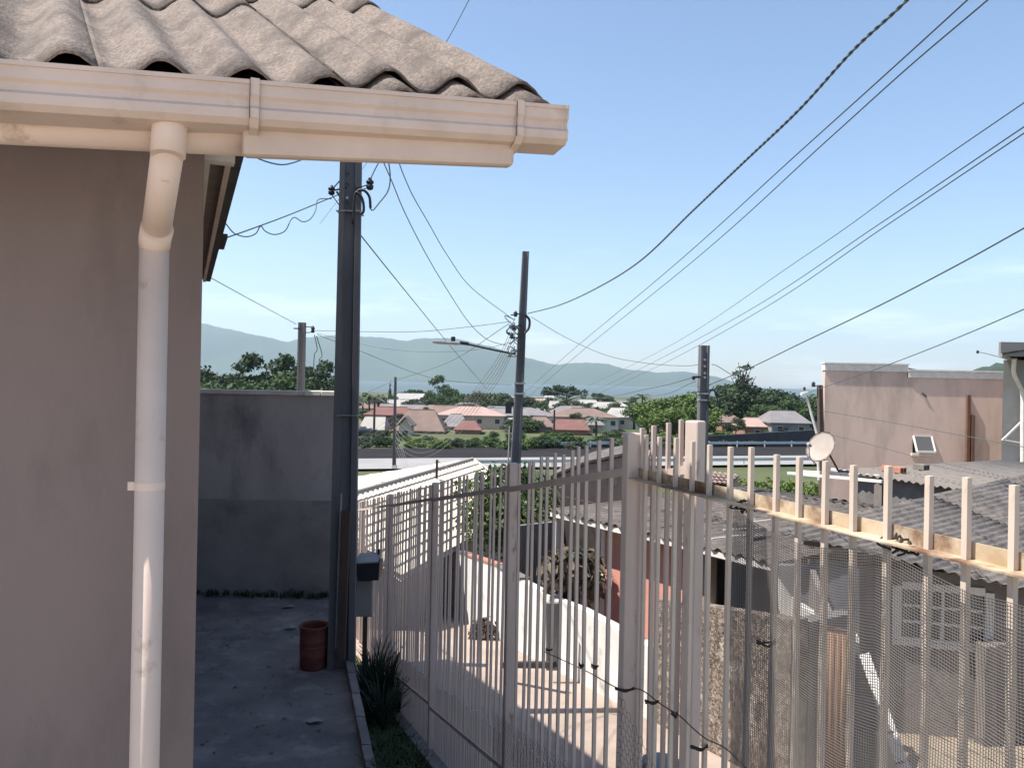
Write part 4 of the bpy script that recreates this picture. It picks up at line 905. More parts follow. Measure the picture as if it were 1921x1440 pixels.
# ================================================================== vegetation
def leaf_mesh(name, blobs, n, size, flat=.0, rng=RNG):
    """many small leaf-clump faces spread through ellipsoids (cx,cy,cz,rx,ry,rz)"""
    B = np.array(blobs, float); vol = B[:, 3] * B[:, 4] * B[:, 5]; idx = rng.choice(len(B), n, p=vol / vol.sum())
    v = rng.normal(size=(n, 3)); v /= np.linalg.norm(v, axis=1)[:, None]; r = rng.uniform(.25, 1, n) ** .45
    c = B[idx, :3] + v * r[:, None] * B[idx, 3:6] * (1 + .16 * rng.normal(size=(n, 1)))
    nn = v * .6 + rng.normal(size=(n, 3)) * .8 + np.array([0, 0, .35 + flat]); nn /= np.linalg.norm(nn, axis=1)[:, None]
    a = np.cross(nn, rng.normal(size=(n, 3))); a /= np.linalg.norm(a, axis=1)[:, None]; b = np.cross(nn, a)
    s = size * rng.uniform(.5, 1.4, (n, 1)); w = s * rng.uniform(.45, .8, (n, 1))
    V = np.stack([c - a * s, c - b * w + nn * s * .15, c + a * s, c + b * w + nn * s * .15], 1).reshape(-1, 3)
    me = bpy.data.meshes.new(name); me.vertices.add(4 * n); me.loops.add(4 * n); me.polygons.add(n)
    me.vertices.foreach_set('co', V.astype(np.float32).ravel()); me.loops.foreach_set('vertex_index', np.arange(4 * n, dtype=np.int32))
    me.polygons.foreach_set('loop_start', np.arange(0, 4 * n, 4, dtype=np.int32)); me.update(calc_edges=True)
    return me
def rnd_blobs(k, w, h, z0, r, rng=RNG, dome=True):
    o = []
    for i in range(k):
        a = rng.uniform(0, 6.283); q_ = math.sqrt(rng.uniform(0, 1)) ; x, y = q_ * w * math.cos(a), q_ * w * math.sin(a)
        z = z0 + h * rng.uniform(.1, 1) * (math.sqrt(max(0, 1 - q_ * q_ * .8)) if dome else 1); rr = r * rng.uniform(.6, 1.25)
        o.append((x, y, z, rr, rr, rr * rng.uniform(.55, .85)))
    return o
def trunk_mesh(name, h, r, limbs, w):
    bm = bmesh.new(); tube(bm, spline([(0, 0, -.05), (.02 * w, 0, h * .35), (-.03 * w, .02 * w, h * .7), (0, 0, h)], 4), [r * (1.15 - .8 * i / 12) for i in range(13)], 7)
    for i in range(limbs):
        a = i * 6.283 / limbs + .4; z = h * (.55 + .35 * (i % 3) / 3)
        tube(bm, spline([(0, 0, z), (w * .35 * math.cos(a), w * .35 * math.sin(a), z + h * .18), (w * .72 * math.cos(a), w * .72 * math.sin(a), z + h * .38)], 3), [r * .5 - r * .06 * k for k in range(7)], 5)
    me = bpy.data.meshes.new(name); bmesh.ops.recalc_face_normals(bm, faces=bm.faces); bm.to_mesh(me); bm.free(); me.materials.append(M_trunk); return me
# prototypes, one unit tall
PROTO = {}
def proto(key, blobs, n, size, leaf, limbs=5, th=.55, tr=.028, w=.4):
    for q_ in LEAF if leaf == '*' else [leaf]:
        pass
    PROTO[key] = (leaf_mesh('crown', blobs, n, size), trunk_mesh('trunk', th, tr, limbs, w))
proto('round_a', rnd_blobs(16, .36, .52, .38, .17), 2600, .030, 'mid')
proto('round_b', rnd_blobs(20, .42, .50, .36, .15), 2800, .028, 'mid')
proto('open', rnd_blobs(14, .36, .60, .34, .11), 1900, .026, 'mid')
proto('umbrella', [(x, y, z * .6 + .32, a, b, c * .7) for x, y, z, a, b, c in rnd_blobs(24, .80, .50, .30, .17)], 3400, .032, 'dark', 7, .5, .04, .8)
proto('bush', rnd_blobs(12, .60, .45, .18, .28), 1700, .050, 'mid', 4, .35, .03, .5)
proto('tall', [(0, 0, .38, .30, .30, .18), (.10, .05, .55, .22, .22, .14), (-.14, 0, .50, .2, .2, .12), (.0, 0, .70, .15, .15, .10), (-.06, 0, .82, .10, .1, .05), (.06, 0, .92, .12, .1, .03), (.26, 0, .34, .22, .2, .15), (-.22, 0, .34, .2, .2, .14)], 3000, .026, 'dark', 6, .85, .022, .22)
proto('cone', [(0, 0, .12 + .1 * i, .15 * (1 - i / 9.4), .15 * (1 - i / 9.4), .08) for i in range(9)], 1400, .022, 'dark', 3, .9, .02, .06)
LAND = [(690, 'the arching palms'), (780, 'the broad brown hipped roof'), (890, 'the pink-red hipped roof'), (960, 'the leaning lamp pole'), (1065, 'the brick-red gable'), (1165, 'the dazzling white gabled roof'), (1260, 'the bright highway trees'), (1390, 'the tall tiered tree'), (1490, 'the wide grey-brown roof'), (1540, 'the salmon building')]
LOOK = {'dark': 'dark green', 'mid': 'mid-green', 'light': 'yellow-green', 'grey': 'grey-green'}; SHAPE = {'round_a': 'round', 'round_b': 'broad', 'open': 'open-crowned', 'bush': 'shrubby'}
def town_label(kind, px, d, leaf):
    near = min(LAND, key=lambda q_: abs(q_[0] - px))[1]; far = 'beside' if d < 180 else 'behind' if d < 270 else 'far beyond'
    return f"{LOOK[leaf]} {SHAPE[kind]} tree {far} {near}"
def tree(kind, px, d, h, leaf, label, group=None, wide=1., zoff=0., name='tree', cat='tree', ztop=None):
    b = G(px, d, TZ(d) - EYE + zoff); b.z = TZ(d) + zoff
    if ztop is not None: h = (P(px, ztop, d).z - b.z) * (1.0 if kind in ('cone', 'tall') else 1.10)
    if group in ('trees among the town houses', 'wood of tall trees beyond the yard wall', 'trees on the slope near the salmon building', 'bright trees by the highway'):
        label = (town_label(kind, px, d, leaf) if 'slope' not in group else f"{LOOK[leaf]} {SHAPE[kind]} tree on the slope {'beside' if d < 147 else 'just behind'} {min(LAND, key=lambda q_: abs(q_[0] - px))[1]}") if group != 'wood of tall trees beyond the yard wall' else f"{LOOK[leaf]} {SHAPE[kind]} tree in the wood beyond the yard wall"
    if name == 'bush': label = f"{LOOK[leaf]} scrubby bush on the verge below {min(LAND, key=lambda q_: abs(q_[0] - px))[1]}"
    root = thing(name, label, cat, b, group); cm, tm = PROTO[kind]
    for nm, me, m in (('crown', cm, LEAF[leaf]), ('trunk', tm, M_trunk)):
        o = bpy.data.objects.new(nm, me); COL.objects.link(o); o.parent = root; o.scale = (h * wide, h * wide, h); o.rotation_euler = (0, 0, random.uniform(0, 6.28))
        if not me.materials: me.materials.append(m)
        o.material_slots[0].link = 'OBJECT'; o.material_slots[0].material = m
    return root
T = tree
gw = 'wood of tall trees beyond the yard wall'; lbw = 'dark leafy tree in the wood beyond the yard wall'
for px, d, top, kd, w_ in ((372, 120, 690, 'round_a', 1.1), (405, 125, 688, 'round_b', 1.1), (440, 118, 690, 'round_b', 1.2), (478, 122, 668, 'open', 1.0), (512, 120, 668, 'open', .9), (545, 126, 682, 'round_a', 1.0), (590, 120, 680, 'open', .9), (612, 128, 692, 'round_b', .9), (625, 118, 712, 'round_a', 1.0), (460, 112, 705, 'round_b', 1.2), (530, 112, 702, 'round_a', 1.2), (400, 110, 712, 'round_b', 1.2)):
    T(kd, px, d, 0, 'dark' if d > 115 else 'mid', lbw, gw, w_, ztop=top)
T('cone', 731, 260, 0, 'dark', 'narrow pointed conifer among the town roofs', None, .75, ztop=714)
T('round_b', 772, 300, 0, 'dark', 'low dark round tree above the long grey roof', None, 1.5, ztop=727)
T('open', 822, 215, 0, 'mid', 'tall feathery green tree standing above the town trees', None, .95, ztop=706)
T('round_a', 838, 210, 0, 'mid', 'full green tree beside the tall feathery tree', None, 1.1, ztop=728)
gm = 'trees among the town houses'; lbm = 'leafy green tree among the town houses'
for px, d, top, kd, lf_, w_ in ((868, 200, 733, 'round_b', 'mid', 1.1), (895, 190, 735, 'round_a', 'grey', 1.1), (922, 200, 731, 'round_b', 'mid', 1.2), (945, 185, 740, 'round_a', 'grey', 1.), (875, 165, 752, 'round_b', 'grey', 1.2), (912, 160, 755, 'open', 'mid', 1.2), (990, 230, 742, 'round_b', 'mid', 1.2), (1010, 190, 752, 'round_a', 'mid', 1.2), (1150, 240, 748, 'round_b', 'dark', 1.2), (1180, 200, 745, 'open', 'mid', 1.),
                                (690, 180, 738, 'open', 'mid', 1.), (712, 175, 742, 'round_a', 'dark', 1.), (680, 190, 745, 'round_b', 'mid', 1.1), (735, 230, 742, 'round_a', 'dark', 1.), (800, 240, 742, 'round_b', 'dark', 1.2), (1095, 170, 763, 'round_a', 'grey', 1.), (1060, 200, 755, 'round_b', 'mid', 1.2), (1030, 260, 745, 'round_a', 'mid', 1.2), (1120, 220, 752, 'round_b', 'mid', 1.3), (970, 210, 748, 'round_b', 'dark', 1.1)):
    T(kd, px, d, 0, lf_, lbm, gm, w_, ztop=top)
T('umbrella', 1062, 280, 0, 'dark', 'broad dark umbrella-shaped tree above the town', None, 1.0, ztop=717)
T('umbrella', 1118, 270, 0, 'dark', 'lower dark spreading tree beside the broad umbrella-shaped tree', None, .8, ztop=733)
gl = 'bright trees by the highway'; lbl = 'bright green tree beside the highway'
for px, d, top, w_ in ((1215, 128, 747, 1.1), (1245, 122, 738, 1.1), (1275, 128, 734, 1.1), (1300, 125, 738, 1.1), (1235, 116, 765, 1.2), (1268, 114, 768, 1.2), (1310, 116, 760, 1.1)):
    T('round_b' if px % 2 else 'round_a', px, d, 0, 'light' if d < 127 else 'mid', lbl, gl, w_, ztop=top)
T('tall', 1392, 150, 0, 'dark', 'tall tiered dark tree with flat-topped crown', None, 1.1, ztop=677)
T('round_b', 1372, 156, 0, 'dark', 'dark tree pressed against the foot of the tall tiered tree', None, 1.2, ztop=712)
T('round_b', 1428, 150, 0, 'dark', 'spreading dark tree on the seaward side of the tall tiered tree', None, 1.25, ztop=718)
gs = 'trees on the slope near the salmon building'; lbs = 'blue-green tree below the salmon building'
for px, d, top, lf_, w_ in ((1455, 150, 733, 'dark', 1.2), (1478, 145, 740, 'mid', 1.2), (1502, 150, 738, 'mid', 1.2), (1525, 146, 742, 'mid', 1.1), (1345, 150, 748, 'mid', 1.2), (1440, 140, 752, 'mid', 1.2), (1470, 170, 736, 'dark', 1.2), (1540, 160, 742, 'mid', 1.2)):
    T('round_a' if px % 2 else 'round_b', px, d, 0, lf_, lbs, gs, w_, ztop=top)
gbz = 'bushes along the highway verge'; lbb = 'scrubby green bush on the highway verge'
for i in range(96):
    px = 664 + i * 9.2 + random.uniform(-6, 6); d = random.choice([random.uniform(94, 100), random.uniform(99, 121)]) + max(0, px - 960) * .02 + max(0, px - 1200) * .02
    h_ = random.uniform(1.4, 2.9) if px > 960 else random.uniform(.9, 2.1)
    T('bush', px, d, h_, random.choice(['mid', 'dark', 'grey', 'grey', 'mid', 'light'] if px > 760 else ['grey', 'dark', 'mid']), lbb, gbz, random.uniform(.8, 1.3), name='bush', cat='bush')
for i in range(75):  # background greenery filling the gaps further back
    px = 672 + i * 11.6 + random.uniform(-10, 10); d = random.choice([random.uniform(180, 260), random.uniform(260, 480)])
    T(random.choice(['round_a', 'round_b', 'bush']), px, d, 0, random.choice(['dark', 'mid', 'grey']), lbm, gm, 1.35, ztop=random.uniform(741, 757) + (px - 960) * .0192)
for i in range(34):  # garden trees between the nearer roofs
    px = 668 + i * 26 + random.uniform(-12, 12); d = random.uniform(128, 180)
    T(random.choice(['round_a', 'open', 'bush']), px, d, random.uniform(3.0, 4.6), random.choice(['dark', 'mid', 'grey']), lbm, gm, 1.1)
link('foliage', leaf_mesh('foliage', HEDGE, 5200, .10), LEAF['light'], hg)
bm = bmesh.new()
for k in range(0, 44, 4): tube(bm, [Vector((HEDGE[k][0], HEDGE[k][1], TZ(30) - .1)), Vector(HEDGE[k][:3])], .03, 5)
obj('stems', bm, M_trunk, hg)
link('leaves', leaf_mesh('leaves', [(bt.x, bt.y, bt.z, .32, .3, .28), (bt.x - .3, bt.y, bt.z - .15, .25, .25, .3), (bt.x + .28, bt.y, bt.z - .2, .22, .22, .38)], 520, .085, rng=np.random.default_rng(3)), LEAF['dry'], bp)
# tree behind the lane wall
lt_ = thing('garden_tree', 'bushy dark green garden tree behind the whitewashed lane wall', 'tree', G(950, 19.5, -6)); bl = []
for (px, py, d_, r_) in ((900, 930, 19, .5), (930, 915, 19.5, .6), (960, 910, 20, .6), (995, 915, 20, .55), (1020, 935, 19.5, .45), (915, 965, 19, .55), (950, 960, 19, .65), (985, 960, 19.2, .6), (1010, 975, 19, .5), (935, 1000, 19, .55), (975, 1000, 19, .6), (1005, 1010, 19, .45), (890, 985, 19.2, .35)):
    c = P(px, py, d_); bl.append((c.x, c.y, c.z, r_ * 1.2, r_ * 1.2, r_ * .95))
link('crown', leaf_mesh('crown', bl, 5200, .07), LEAF['mid'], lt_)
b0 = G(955, 19.3, -5.7); bm = bmesh.new(); tube(bm, spline([b0, b0 + up * 1.2, P(960, 960, 19.4)], 5), [.10 - .005 * i for i in range(11)], 8); tube(bm, spline([b0 + up * 1.1, P(925, 960, 19.2)], 5), .045, 6); tube(bm, spline([b0 + up * 1.1, P(1000, 965, 19.2)], 5), .045, 6); obj('trunk', bm, M_trunk, lt_)
sh = thing('hedge_shrub', 'dark shrub with pale flowers behind the lower lane wall', 'shrub', G(785, 24, -6.6)); bl = []
for (px, py, r_) in ((765, 1000, .4), (785, 995, .45), (802, 1005, .4), (775, 1020, .4), (795, 1022, .4), (820, 1010, .4), (845, 1000, .45), (865, 985, .45)):
    c = P(px, py, 23.5); bl.append((c.x, c.y, c.z, r_, r_, r_ * .9))
link('foliage', leaf_mesh('foliage', bl, 2600, .07), LEAF['dark'], sh); link('glints', leaf_mesh('glints', [(b[0], b[1] - .25, b[2] + .05, b[3] * .8, .2, b[5] * .7) for b in bl[:5]], 40, .055), M_white, sh)  # white faces stand in for bright highlights on the shrub
db = thing('brush_heap', 'heap of dry brown brush at the foot of the whitewashed lane wall', 'brush heap', P(907, 1200, 15)); c = P(908, 1175, 15.0)
link('twigs', leaf_mesh('twigs', [(c.x, c.y - .1, c.z - .02, .22, .2, .2), (c.x - .12, c.y - .1, c.z - .12, .16, .15, .14)], 900, .045), mat('dry_brush', (.12, .085, .06), (.07, .05, .04), 5, .95), db)
# lumber lying in the lane
bm = bmesh.new(); bar(bm, P(945, 1246, 10.8), P(1040, 1246, 10.2), .10, .07); tag(obj('timber_beam', bm, M_dkhole), 'dark timber beam lying across the sunny lane', 'beam')
bm = bmesh.new(); bar(bm, P(1036, 1130, 10.9), P(1036, 1255, 10.9), .17, .08, up=Vector((0, 1, 0))); tag(obj('gate_slab', bm, M_concrete), 'grey concrete slab standing upright against the lane wall', 'slab')
# grey barrel just outside the railing
br = thing('barrel', 'bluish grey plastic barrel standing just outside the railing', 'barrel', P(1240, 1460, 3.4)); c = P(1240, 1432, 3.4); gz = TZ(3.4)
bm = bmesh.new(); hh = c.z - gz; lathe(bm, Vector((c.x, c.y, gz)), [(.075, 0), (.085, .02), (.088, hh * .3), (.082, hh * .33), (.088, hh * .36), (.088, hh - .04), (.08, hh - .01), (.06, hh)], 24); obj('body', bm, mat('blue_grey_plastic', (.16, .16, .18), None, rough=.5), br, True)
bm = bmesh.new(); lathe(bm, Vector((c.x, c.y, c.z)), [(.082, -.012), (.086, 0), (.084, .012), (.07, .016)], 24); obj('lid', bm, mat('blue_grey_plastic', (.16, .16, .18)), br, True)
# grassy bank above the lane wall
V = []; Fc = []
for i in range(2600):
    d_ = random.uniform(34, 66); px = random.uniform(640, 1560); c = G(px, d_, 0); c.z = TZ(d_); v, f = blades(c, 1, random.uniform(.25, .6), .3, .05, 2)
    b0 = len(V); V += v; Fc += [tuple(k + b0 for k in q_) for q_ in f]
tag(raw('tall_grass', V, Fc, mat('leaf_grass', (.12, .14, .045), (.20, .18, .075), .3, .9)), 'yellow-green grass on the slope below the highway', 'grass', kind='stuff')

# ================================================================== palms
def palm(px, d, ztop, label, group=None, n=13, r=2.2, leaf='grey'):
    b = G(px, d, TZ(d) - EYE); b.z = TZ(d); top = P(px, ztop, d); root = thing('palm_tree', label, 'palm', b, group); t0 = Vector((top.x, d, top.z - r * .35))
    bm = bmesh.new(); tube(bm, spline([b, b.lerp(t0, .5) + Vector((.1, 0, 0)), t0], 4), .16, 7); obj('trunk', bm, M_trunk, root)
    for k in range(n):
        a = k * 6.283 / n + random.uniform(-.2, .2); dv = Vector((math.cos(a), math.sin(a), 0)); sdv = Vector((-dv.y, dv.x, 0)); V = []; Fc = []; el = random.uniform(.2, .9)
        for j in range(7):
            t = j / 6; p = t0 + dv * r * t * (1.1 - el * .3) + up * (r * (el * t * 1.3 - 1.25 * t * t * (.5 + el * .35))); w_ = .30 * math.sin(math.pi * (t * .9 + .08))
            V += [p - sdv * w_ - up * w_ * .5, p, p + sdv * w_ - up * w_ * .5]
            if j: b0 = 3 * j - 3; Fc += [(b0, b0 + 1, b0 + 4, b0 + 3), (b0 + 1, b0 + 2, b0 + 5, b0 + 4)]
        raw('frond', V, Fc, LEAF[leaf], root)
gp_ = 'palms beside the thin pole'
palm(692, 145, 738, 'palm with arching fronds beside the big yard pole', gp_); palm(710, 148, 742, 'palm with arching fronds beside the big yard pole', gp_); palm(680, 150, 745, 'palm with arching fronds beside the big yard pole', gp_)
palm(1205, 165, 738, 'small palm rising over the bright green trees', None, 12, 2.4, 'dark')
palm(1118, 125, 777, 'low shaggy palm in front of the white gabled house', None, 16, 2.6, 'grey'); 

# ================================================================== town houses
def town_house(px0, px1, y_ridge, y_eave, d, roof, wall, label, depth=8., hip=.35, group=None, gable=False):
    x0, x1 = G(px0, d, -5).x, G(px1, d, -5).x; zr = P((px0 + px1) / 2, y_ridge, d).z; ze = P((px0 + px1) / 2, y_eave, d).z; gz = TZ(d) - 1.5
    root = thing('town_house', label, 'house', ((x0 + x1) / 2, d, gz), group); w = x1 - x0; ov = .35
    bm = bmesh.new(); bx(bm, x0 + ov, x1 - ov, d + ov, d + depth - ov, gz, ze - .01); wl = obj('wall', bm, WALLS[wall], root)
    ym = d + depth / 2; ins = w * hip if not gable else 0
    if gable == 'front':
        xm_ = (x0 + x1) / 2; bm = bmesh.new()
        prism(bm, [Vector((x0 + ov, d + ov, ze - .01)), Vector((xm_, d + ov, zr - .12)), Vector((x1 - ov, d + ov, ze - .01))], (0, .2, 0)); obj('gable', bm, WALLS[wall], root)
        bm = bmesh.new(); prism(bm, [Vector((x0, d, ze)), Vector((xm_, d, zr)), Vector((x1, d, ze)), Vector((x1, d, ze + .18)), Vector((xm_, d, zr + .18)), Vector((x0, d, ze + .18))], (0, depth, 0)); obj('roof', bm, ROOFS[roof], root)
    else:
        V = [(x0, d, ze), (x1, d, ze), (x1, d + depth, ze), (x0, d + depth, ze), (x0 + ins, ym, zr), (x1 - ins, ym, zr), (x0, d, ze - .16), (x1, d, ze - .16), (x1, d + depth, ze - .16), (x0, d + depth, ze - .16)]
        Fc = [(0, 1, 5, 4), (1, 2, 5), (2, 3, 4, 5), (3, 0, 4), (6, 7, 1, 0), (7, 8, 2, 1), (8, 9, 3, 2), (9, 6, 0, 3), (9, 8, 7, 6)]
        rf = raw('roof', V, Fc, ROOFS[roof], root)
        bm = bmesh.new(); bar(bm, V[4], V[5], .22, .12); obj('ridge_cap', bm, ROOFS[roof], rf)
    nw = max(1, int(w / 2.6))
    for k in range(nw):
        xc = x0 + w * (k + .5) / nw; top = ze - .55
        if top - .95 > gz + 1.2:
            bm = bmesh.new(); bx(bm, xc - .5, xc + .5, d + ov - .05, d + ov - .005, top - .95, top); wf = obj('window', bm, WALLS['white'], root)
            bm = bmesh.new(); bx(bm, xc - .42, xc + .42, d + ov - .07, d + ov - .052, top - .88, top - .07); obj('pane', bm, M_glass, wf)
H = town_house
H(672, 722, 783, 806, 122, 'white', 'grey', 'house with sunlit white roof beside the thick yard pole', 7, .1)
H(735, 835, 770, 808, 124, 'brown', 'grey', 'house with broad brown hipped roof and dark gable', 9, .25)
H(744, 776, 783, 800, 118, 'grey', 'cream', 'small cream porch gable in front of the broad brown roof', 4, 0, None, 'front')
H(740, 800, 760, 776, 165, 'grey', 'grey', 'long low house with pale grey roof behind the brown hipped roof', 9, .1)
H(785, 832, 762, 772, 170, 'white', 'cream', 'cream house with flat white roof edge', 8, .1)
H(735, 800, 738, 752, 250, 'white', 'grey', 'far building with pale roof below the round dark tree', 12, .1)
H(745, 800, 750, 763, 215, 'grey', 'grey', 'house with dark grey hipped roof below the far pale roof', 10, .2)
H(825, 880, 778, 800, 135, 'grey', 'grey', 'house with dark slate roof next to the pink roofed house', 9, .3)
H(856, 942, 779, 800, 140, 'red', 'cream', 'large house with faded pink-red hipped roof', 10, .35)
H(850, 905, 790, 806, 125, 'maroon', 'clay', 'lower maroon roofed wing before the pink-red roofed house', 7, .3)
H(942, 966, 777, 795, 140, 'white', 'white', 'small bright white house beside the leaning pole', 6, .1)
H(978, 1000, 775, 790, 160, 'white', 'white', 'white gabled cottage just past the leaning pole', 6, 0, None, 'front')
H(984, 1044, 783, 800, 135, 'brown', 'grey', 'brown roofed house past the leaning pole', 8, .3)
H(1030, 1080, 775, 790, 150, 'maroon', 'cream', 'house with dull red roof behind the red gable', 8, .2)
H(1040, 1108, 788, 806, 128, 'maroon', 'clay', 'brick-red gabled house above the highway hedge', 8, .1)
H(1058, 1150, 772, 781, 165, 'white', 'white', 'long building with bright white roof strip', 9, .05)
H(1144, 1192, 766, 782, 150, 'white', 'cream', 'house with dazzling white gabled roof', 8, .15)
H(1085, 1125, 750, 760, 230, 'white', 'white', 'far white house between the dark spreading trees', 8, .1)
H(1030, 1052, 752, 765, 210, 'white', 'white', 'small far white house left of the umbrella-shaped tree', 6, .1)
H(1340, 1372, 776, 786, 150, 'pink', 'cream', 'house with pale pink roof below the tall tiered tree', 7, .2)
H(1352, 1400, 780, 792, 142, 'brown', 'clay', 'house with brown roof among shrubs below the tall tiered tree', 7, .25)
H(1395, 1450, 785, 800, 132, 'pink', 'clay', 'reddish house with pink patched roof by the verge', 8, .3)
H(1445, 1525, 772, 793, 130, 'grey', 'grey', 'house with wide grey-brown roof left of the thin brown pole', 9, .2)
H(1455, 1505, 764, 772, 165, 'white', 'cream', 'building with long pale curved roof behind the grey-brown roof', 9, .15)
H(1505, 1550, 764, 776, 160, 'white', 'white', 'white roofed building touching the salmon building edge', 9, .1)

H(700, 742, 758, 772, 160, 'grey', 'white', 'white house with grey roof behind the arching palms', 8, .2)
H(842, 868, 764, 776, 175, 'brown', 'white', 'small white house with brown roof below the full green tree', 7, .2)
H(905, 940, 762, 772, 190, 'maroon', 'cream', 'cream house half hidden by trees behind the pink-red roof', 7, .2)
H(1000, 1030, 766, 777, 180, 'grey', 'white', 'white walled house with grey roof past the leaning pole', 7, .25)
H(1100, 1135, 783, 797, 135, 'grey', 'cream', 'low grey roofed house beside the shaggy palm', 7, .25)
H(1190, 1225, 773, 784, 150, 'brown', 'white', 'brown roofed white house at the foot of the bright trees', 7, .25)
H(1400, 1432, 768, 777, 165, 'brown', 'cream', 'brown roofed house behind the pink patched roof', 7, .25)
H(1020, 1042, 742, 750, 260, 'white', 'white', 'tiny far white block in front of the umbrella-shaped tree', 6, .1)
RN = random.Random(21); used = []
RL = {'white': 'white', 'brown': 'brown', 'grey': 'grey', 'red': 'dull red', 'maroon': 'maroon', 'pink': 'pale pink'}
for i in range(60):
    px = RN.uniform(672, 1530); d_ = RN.choice([RN.uniform(132, 175), RN.uniform(180, 300)]); w_ = RN.uniform(8, 14) / d_ * F
    if any(abs(px - a) < 15 and abs(d_ - b) < 22 for a, b in used) or 1205 < px < 1335: continue
    used.append((px, d_)); rf_ = RN.choice(['brown', 'grey', 'grey', 'brown', 'brown', 'pink', 'maroon', 'white']); wl_ = RN.choice(['white', 'cream', 'grey', 'clay', 'white'])
    z0 = TZ(d_) + 2.6; yr = HZ + (px - 960) * .0192 - (z0 + RN.uniform(.9, 1.7) - EYE) / d_ * F; ye = HZ + (px - 960) * .0192 - (z0 - EYE) / d_ * F
    near = min(LAND, key=lambda q_: abs(q_[0] - px))[1]; far = 'beside' if d_ < 180 else 'behind' if d_ < 240 else 'far beyond'
    H(px - w_ / 2, px + w_ / 2, yr, ye, d_, rf_, wl_, f"{wl_ if wl_ != 'clay' else 'brick'} walled house with {RL[rf_]} roof {far} {near}", RN.uniform(6, 10), RN.choice([.1, .25, .35]), 'small houses of the town')
# house with the big cream tiled roof beyond the fence
wr = thing('cream_roof_house', 'house with large cream tiled hipped roof below the fence', 'house', G(800, 27, -7))
rn, rfr = P(672, 925, 18.0), P(886, 863, 26.0); rfr.z = rn.z = (rn.z + rfr.z) / 2
rn = rn + (rn - rfr) * .25
Aoff = Vector((-4.8, 1.3, -1.05)); Boff = Vector((1.9, -.55, -1.25))
an, af, bn_, bf = rn + Aoff, rfr + Aoff + Vector((0, 1, 0)), rn + Boff, rfr + Boff + Vector((.1, -.6, 0))
rf = raw('roof_deck', [p - up * .09 for p in (an, rn, rfr, af, bn_, bf)], [(0, 1, 2, 3), (1, 4, 5, 2)], M_white, wr)
def tiles(p0, p1, q0, q1, rows, colw, m, root):
    """rows of curved cover tiles on the plane p0-p1 (eave) q0-q1 (ridge)"""
    nrm = (p1 - p0).cross(q0 - p0).normalized(); nrm = nrm if nrm.z > 0 else -nrm; out_ = 0
    for r_i in range(rows):
        t0, t1_ = r_i / rows, (r_i + 1) / rows; a0, a1, b0, b1 = p0.lerp(q0, t0), p1.lerp(q1, t0), p0.lerp(q0, t1_), p1.lerp(q1, t1_)
        n = max(2, int((a1 - a0).length / colw)); bm = bmesh.new()
        top = []
        for row, (A_, B_, lf_) in enumerate(((a0, a1, .05), (b0, b1, .012))):
            top.append([bm.verts.new(A_.lerp(B_, i / (n * 4)) + nrm * (lf_ + .032 * abs(math.sin(math.pi * i / 4)))) for i in range(n * 4 + 1)])
        low_ = [bm.verts.new(v.co - nrm * .035) for v in top[0]]
        for i in range(n * 4): bm.faces.new((top[0][i], top[0][i + 1], top[1][i + 1], top[1][i])); bm.faces.new((low_[i], low_[i + 1], top[0][i + 1], top[0][i]))
        obj('tile_course', bm, m, root)
M_ctile = mat('cream_tiles', (.74, .66, .54), (.64, .55, .44), 3, .8)
tiles(bn_, bf, rn, rfr, 10, .26, M_ctile, wr); tiles(an, af, rn, rfr, 8, .25, M_ctile, wr)
bm = bmesh.new(); tube(bm, [rn + up * .03, rfr + up * .03], .075, 8); obj('ridge_cap', bm, mat('ridge_mortar', (.34, .30, .26), None), wr)
bm = bmesh.new(); tube(bm, [rfr + up * .02, bf + up * .04], .08, 8); obj('hip_cap', bm, M_ctile, wr)
bm = bmesh.new(); prism(bm, [an + Vector((.3, .3, -.08)), rn + Vector((0, .3, -.1)), bn_ + Vector((-.15, .3, -.08)), bn_ + Vector((-.15, .3, -2.4)), an + Vector((.3, .3, -2.4))], (rfr - rn) * .97); obj('wall', bm, WALLS['grey'], wr)

# retaining wall, guard rails by the highway
rt = thing('retaining_wall', 'long dark retaining wall rising behind the highway guard rails', 'wall', G(1300, 118, -8))
for i in range(9):
    xa, xb = 4 + i * 8, 4 + (i + 1) * 8; pa, pb = road_pt(xa, 18.2, 0), road_pt(xb, 18.2, 0); ha, hb = .25 + i * .42, .25 + (i + 1) * .42; bm = bmesh.new()
    prism(bm, [Vector((xa + .02, pa[1], ZR - .5)), Vector((xa + .02, pa[1], ZR + ha)), Vector((xb - .02, pb[1], ZR + hb)), Vector((xb - .02, pb[1], ZR - .5))], (0, .5, 0)); obj('wall_panel', bm, M_retain, rt)
for (o_, xa, xb, lb_) in ((17.3, 2, 74, 'white guard rail on the far edge of the highway'), (-4.4, -4, 62, 'white guard rail on the near edge of the highway')):
    gr_ = thing('guard_rail', lb_, 'guard rail', road_pt((xa + xb) / 2, o_, ZR)); n = int((xb - xa) / 4)
    for i in range(n + 1):
        p = road_pt(xa + i * 4, o_ + .15, ZR); bm = bmesh.new(); bx(bm, p[0] - .07, p[0] + .07, p[1] - .05, p[1] + .05, ZR - .1, ZR + .78); obj('post', bm, M_rail, gr_)
    for i in range(n // 3):
        p, p2 = Vector(road_pt(xa + i * 12, o_, ZR)), Vector(road_pt(xa + i * 12 + 11.98, o_, ZR)); bm = bmesh.new()
        for z_ in (.46, .64): bar(bm, p + up * z_, p2 + up * z_, .06, .14)
        bar(bm, p + up * .55 + Vector((0, .02, 0)), p2 + up * .55 + Vector((0, .02, 0)), .03, .10); obj('rail_beam', bm, M_rail, gr_)

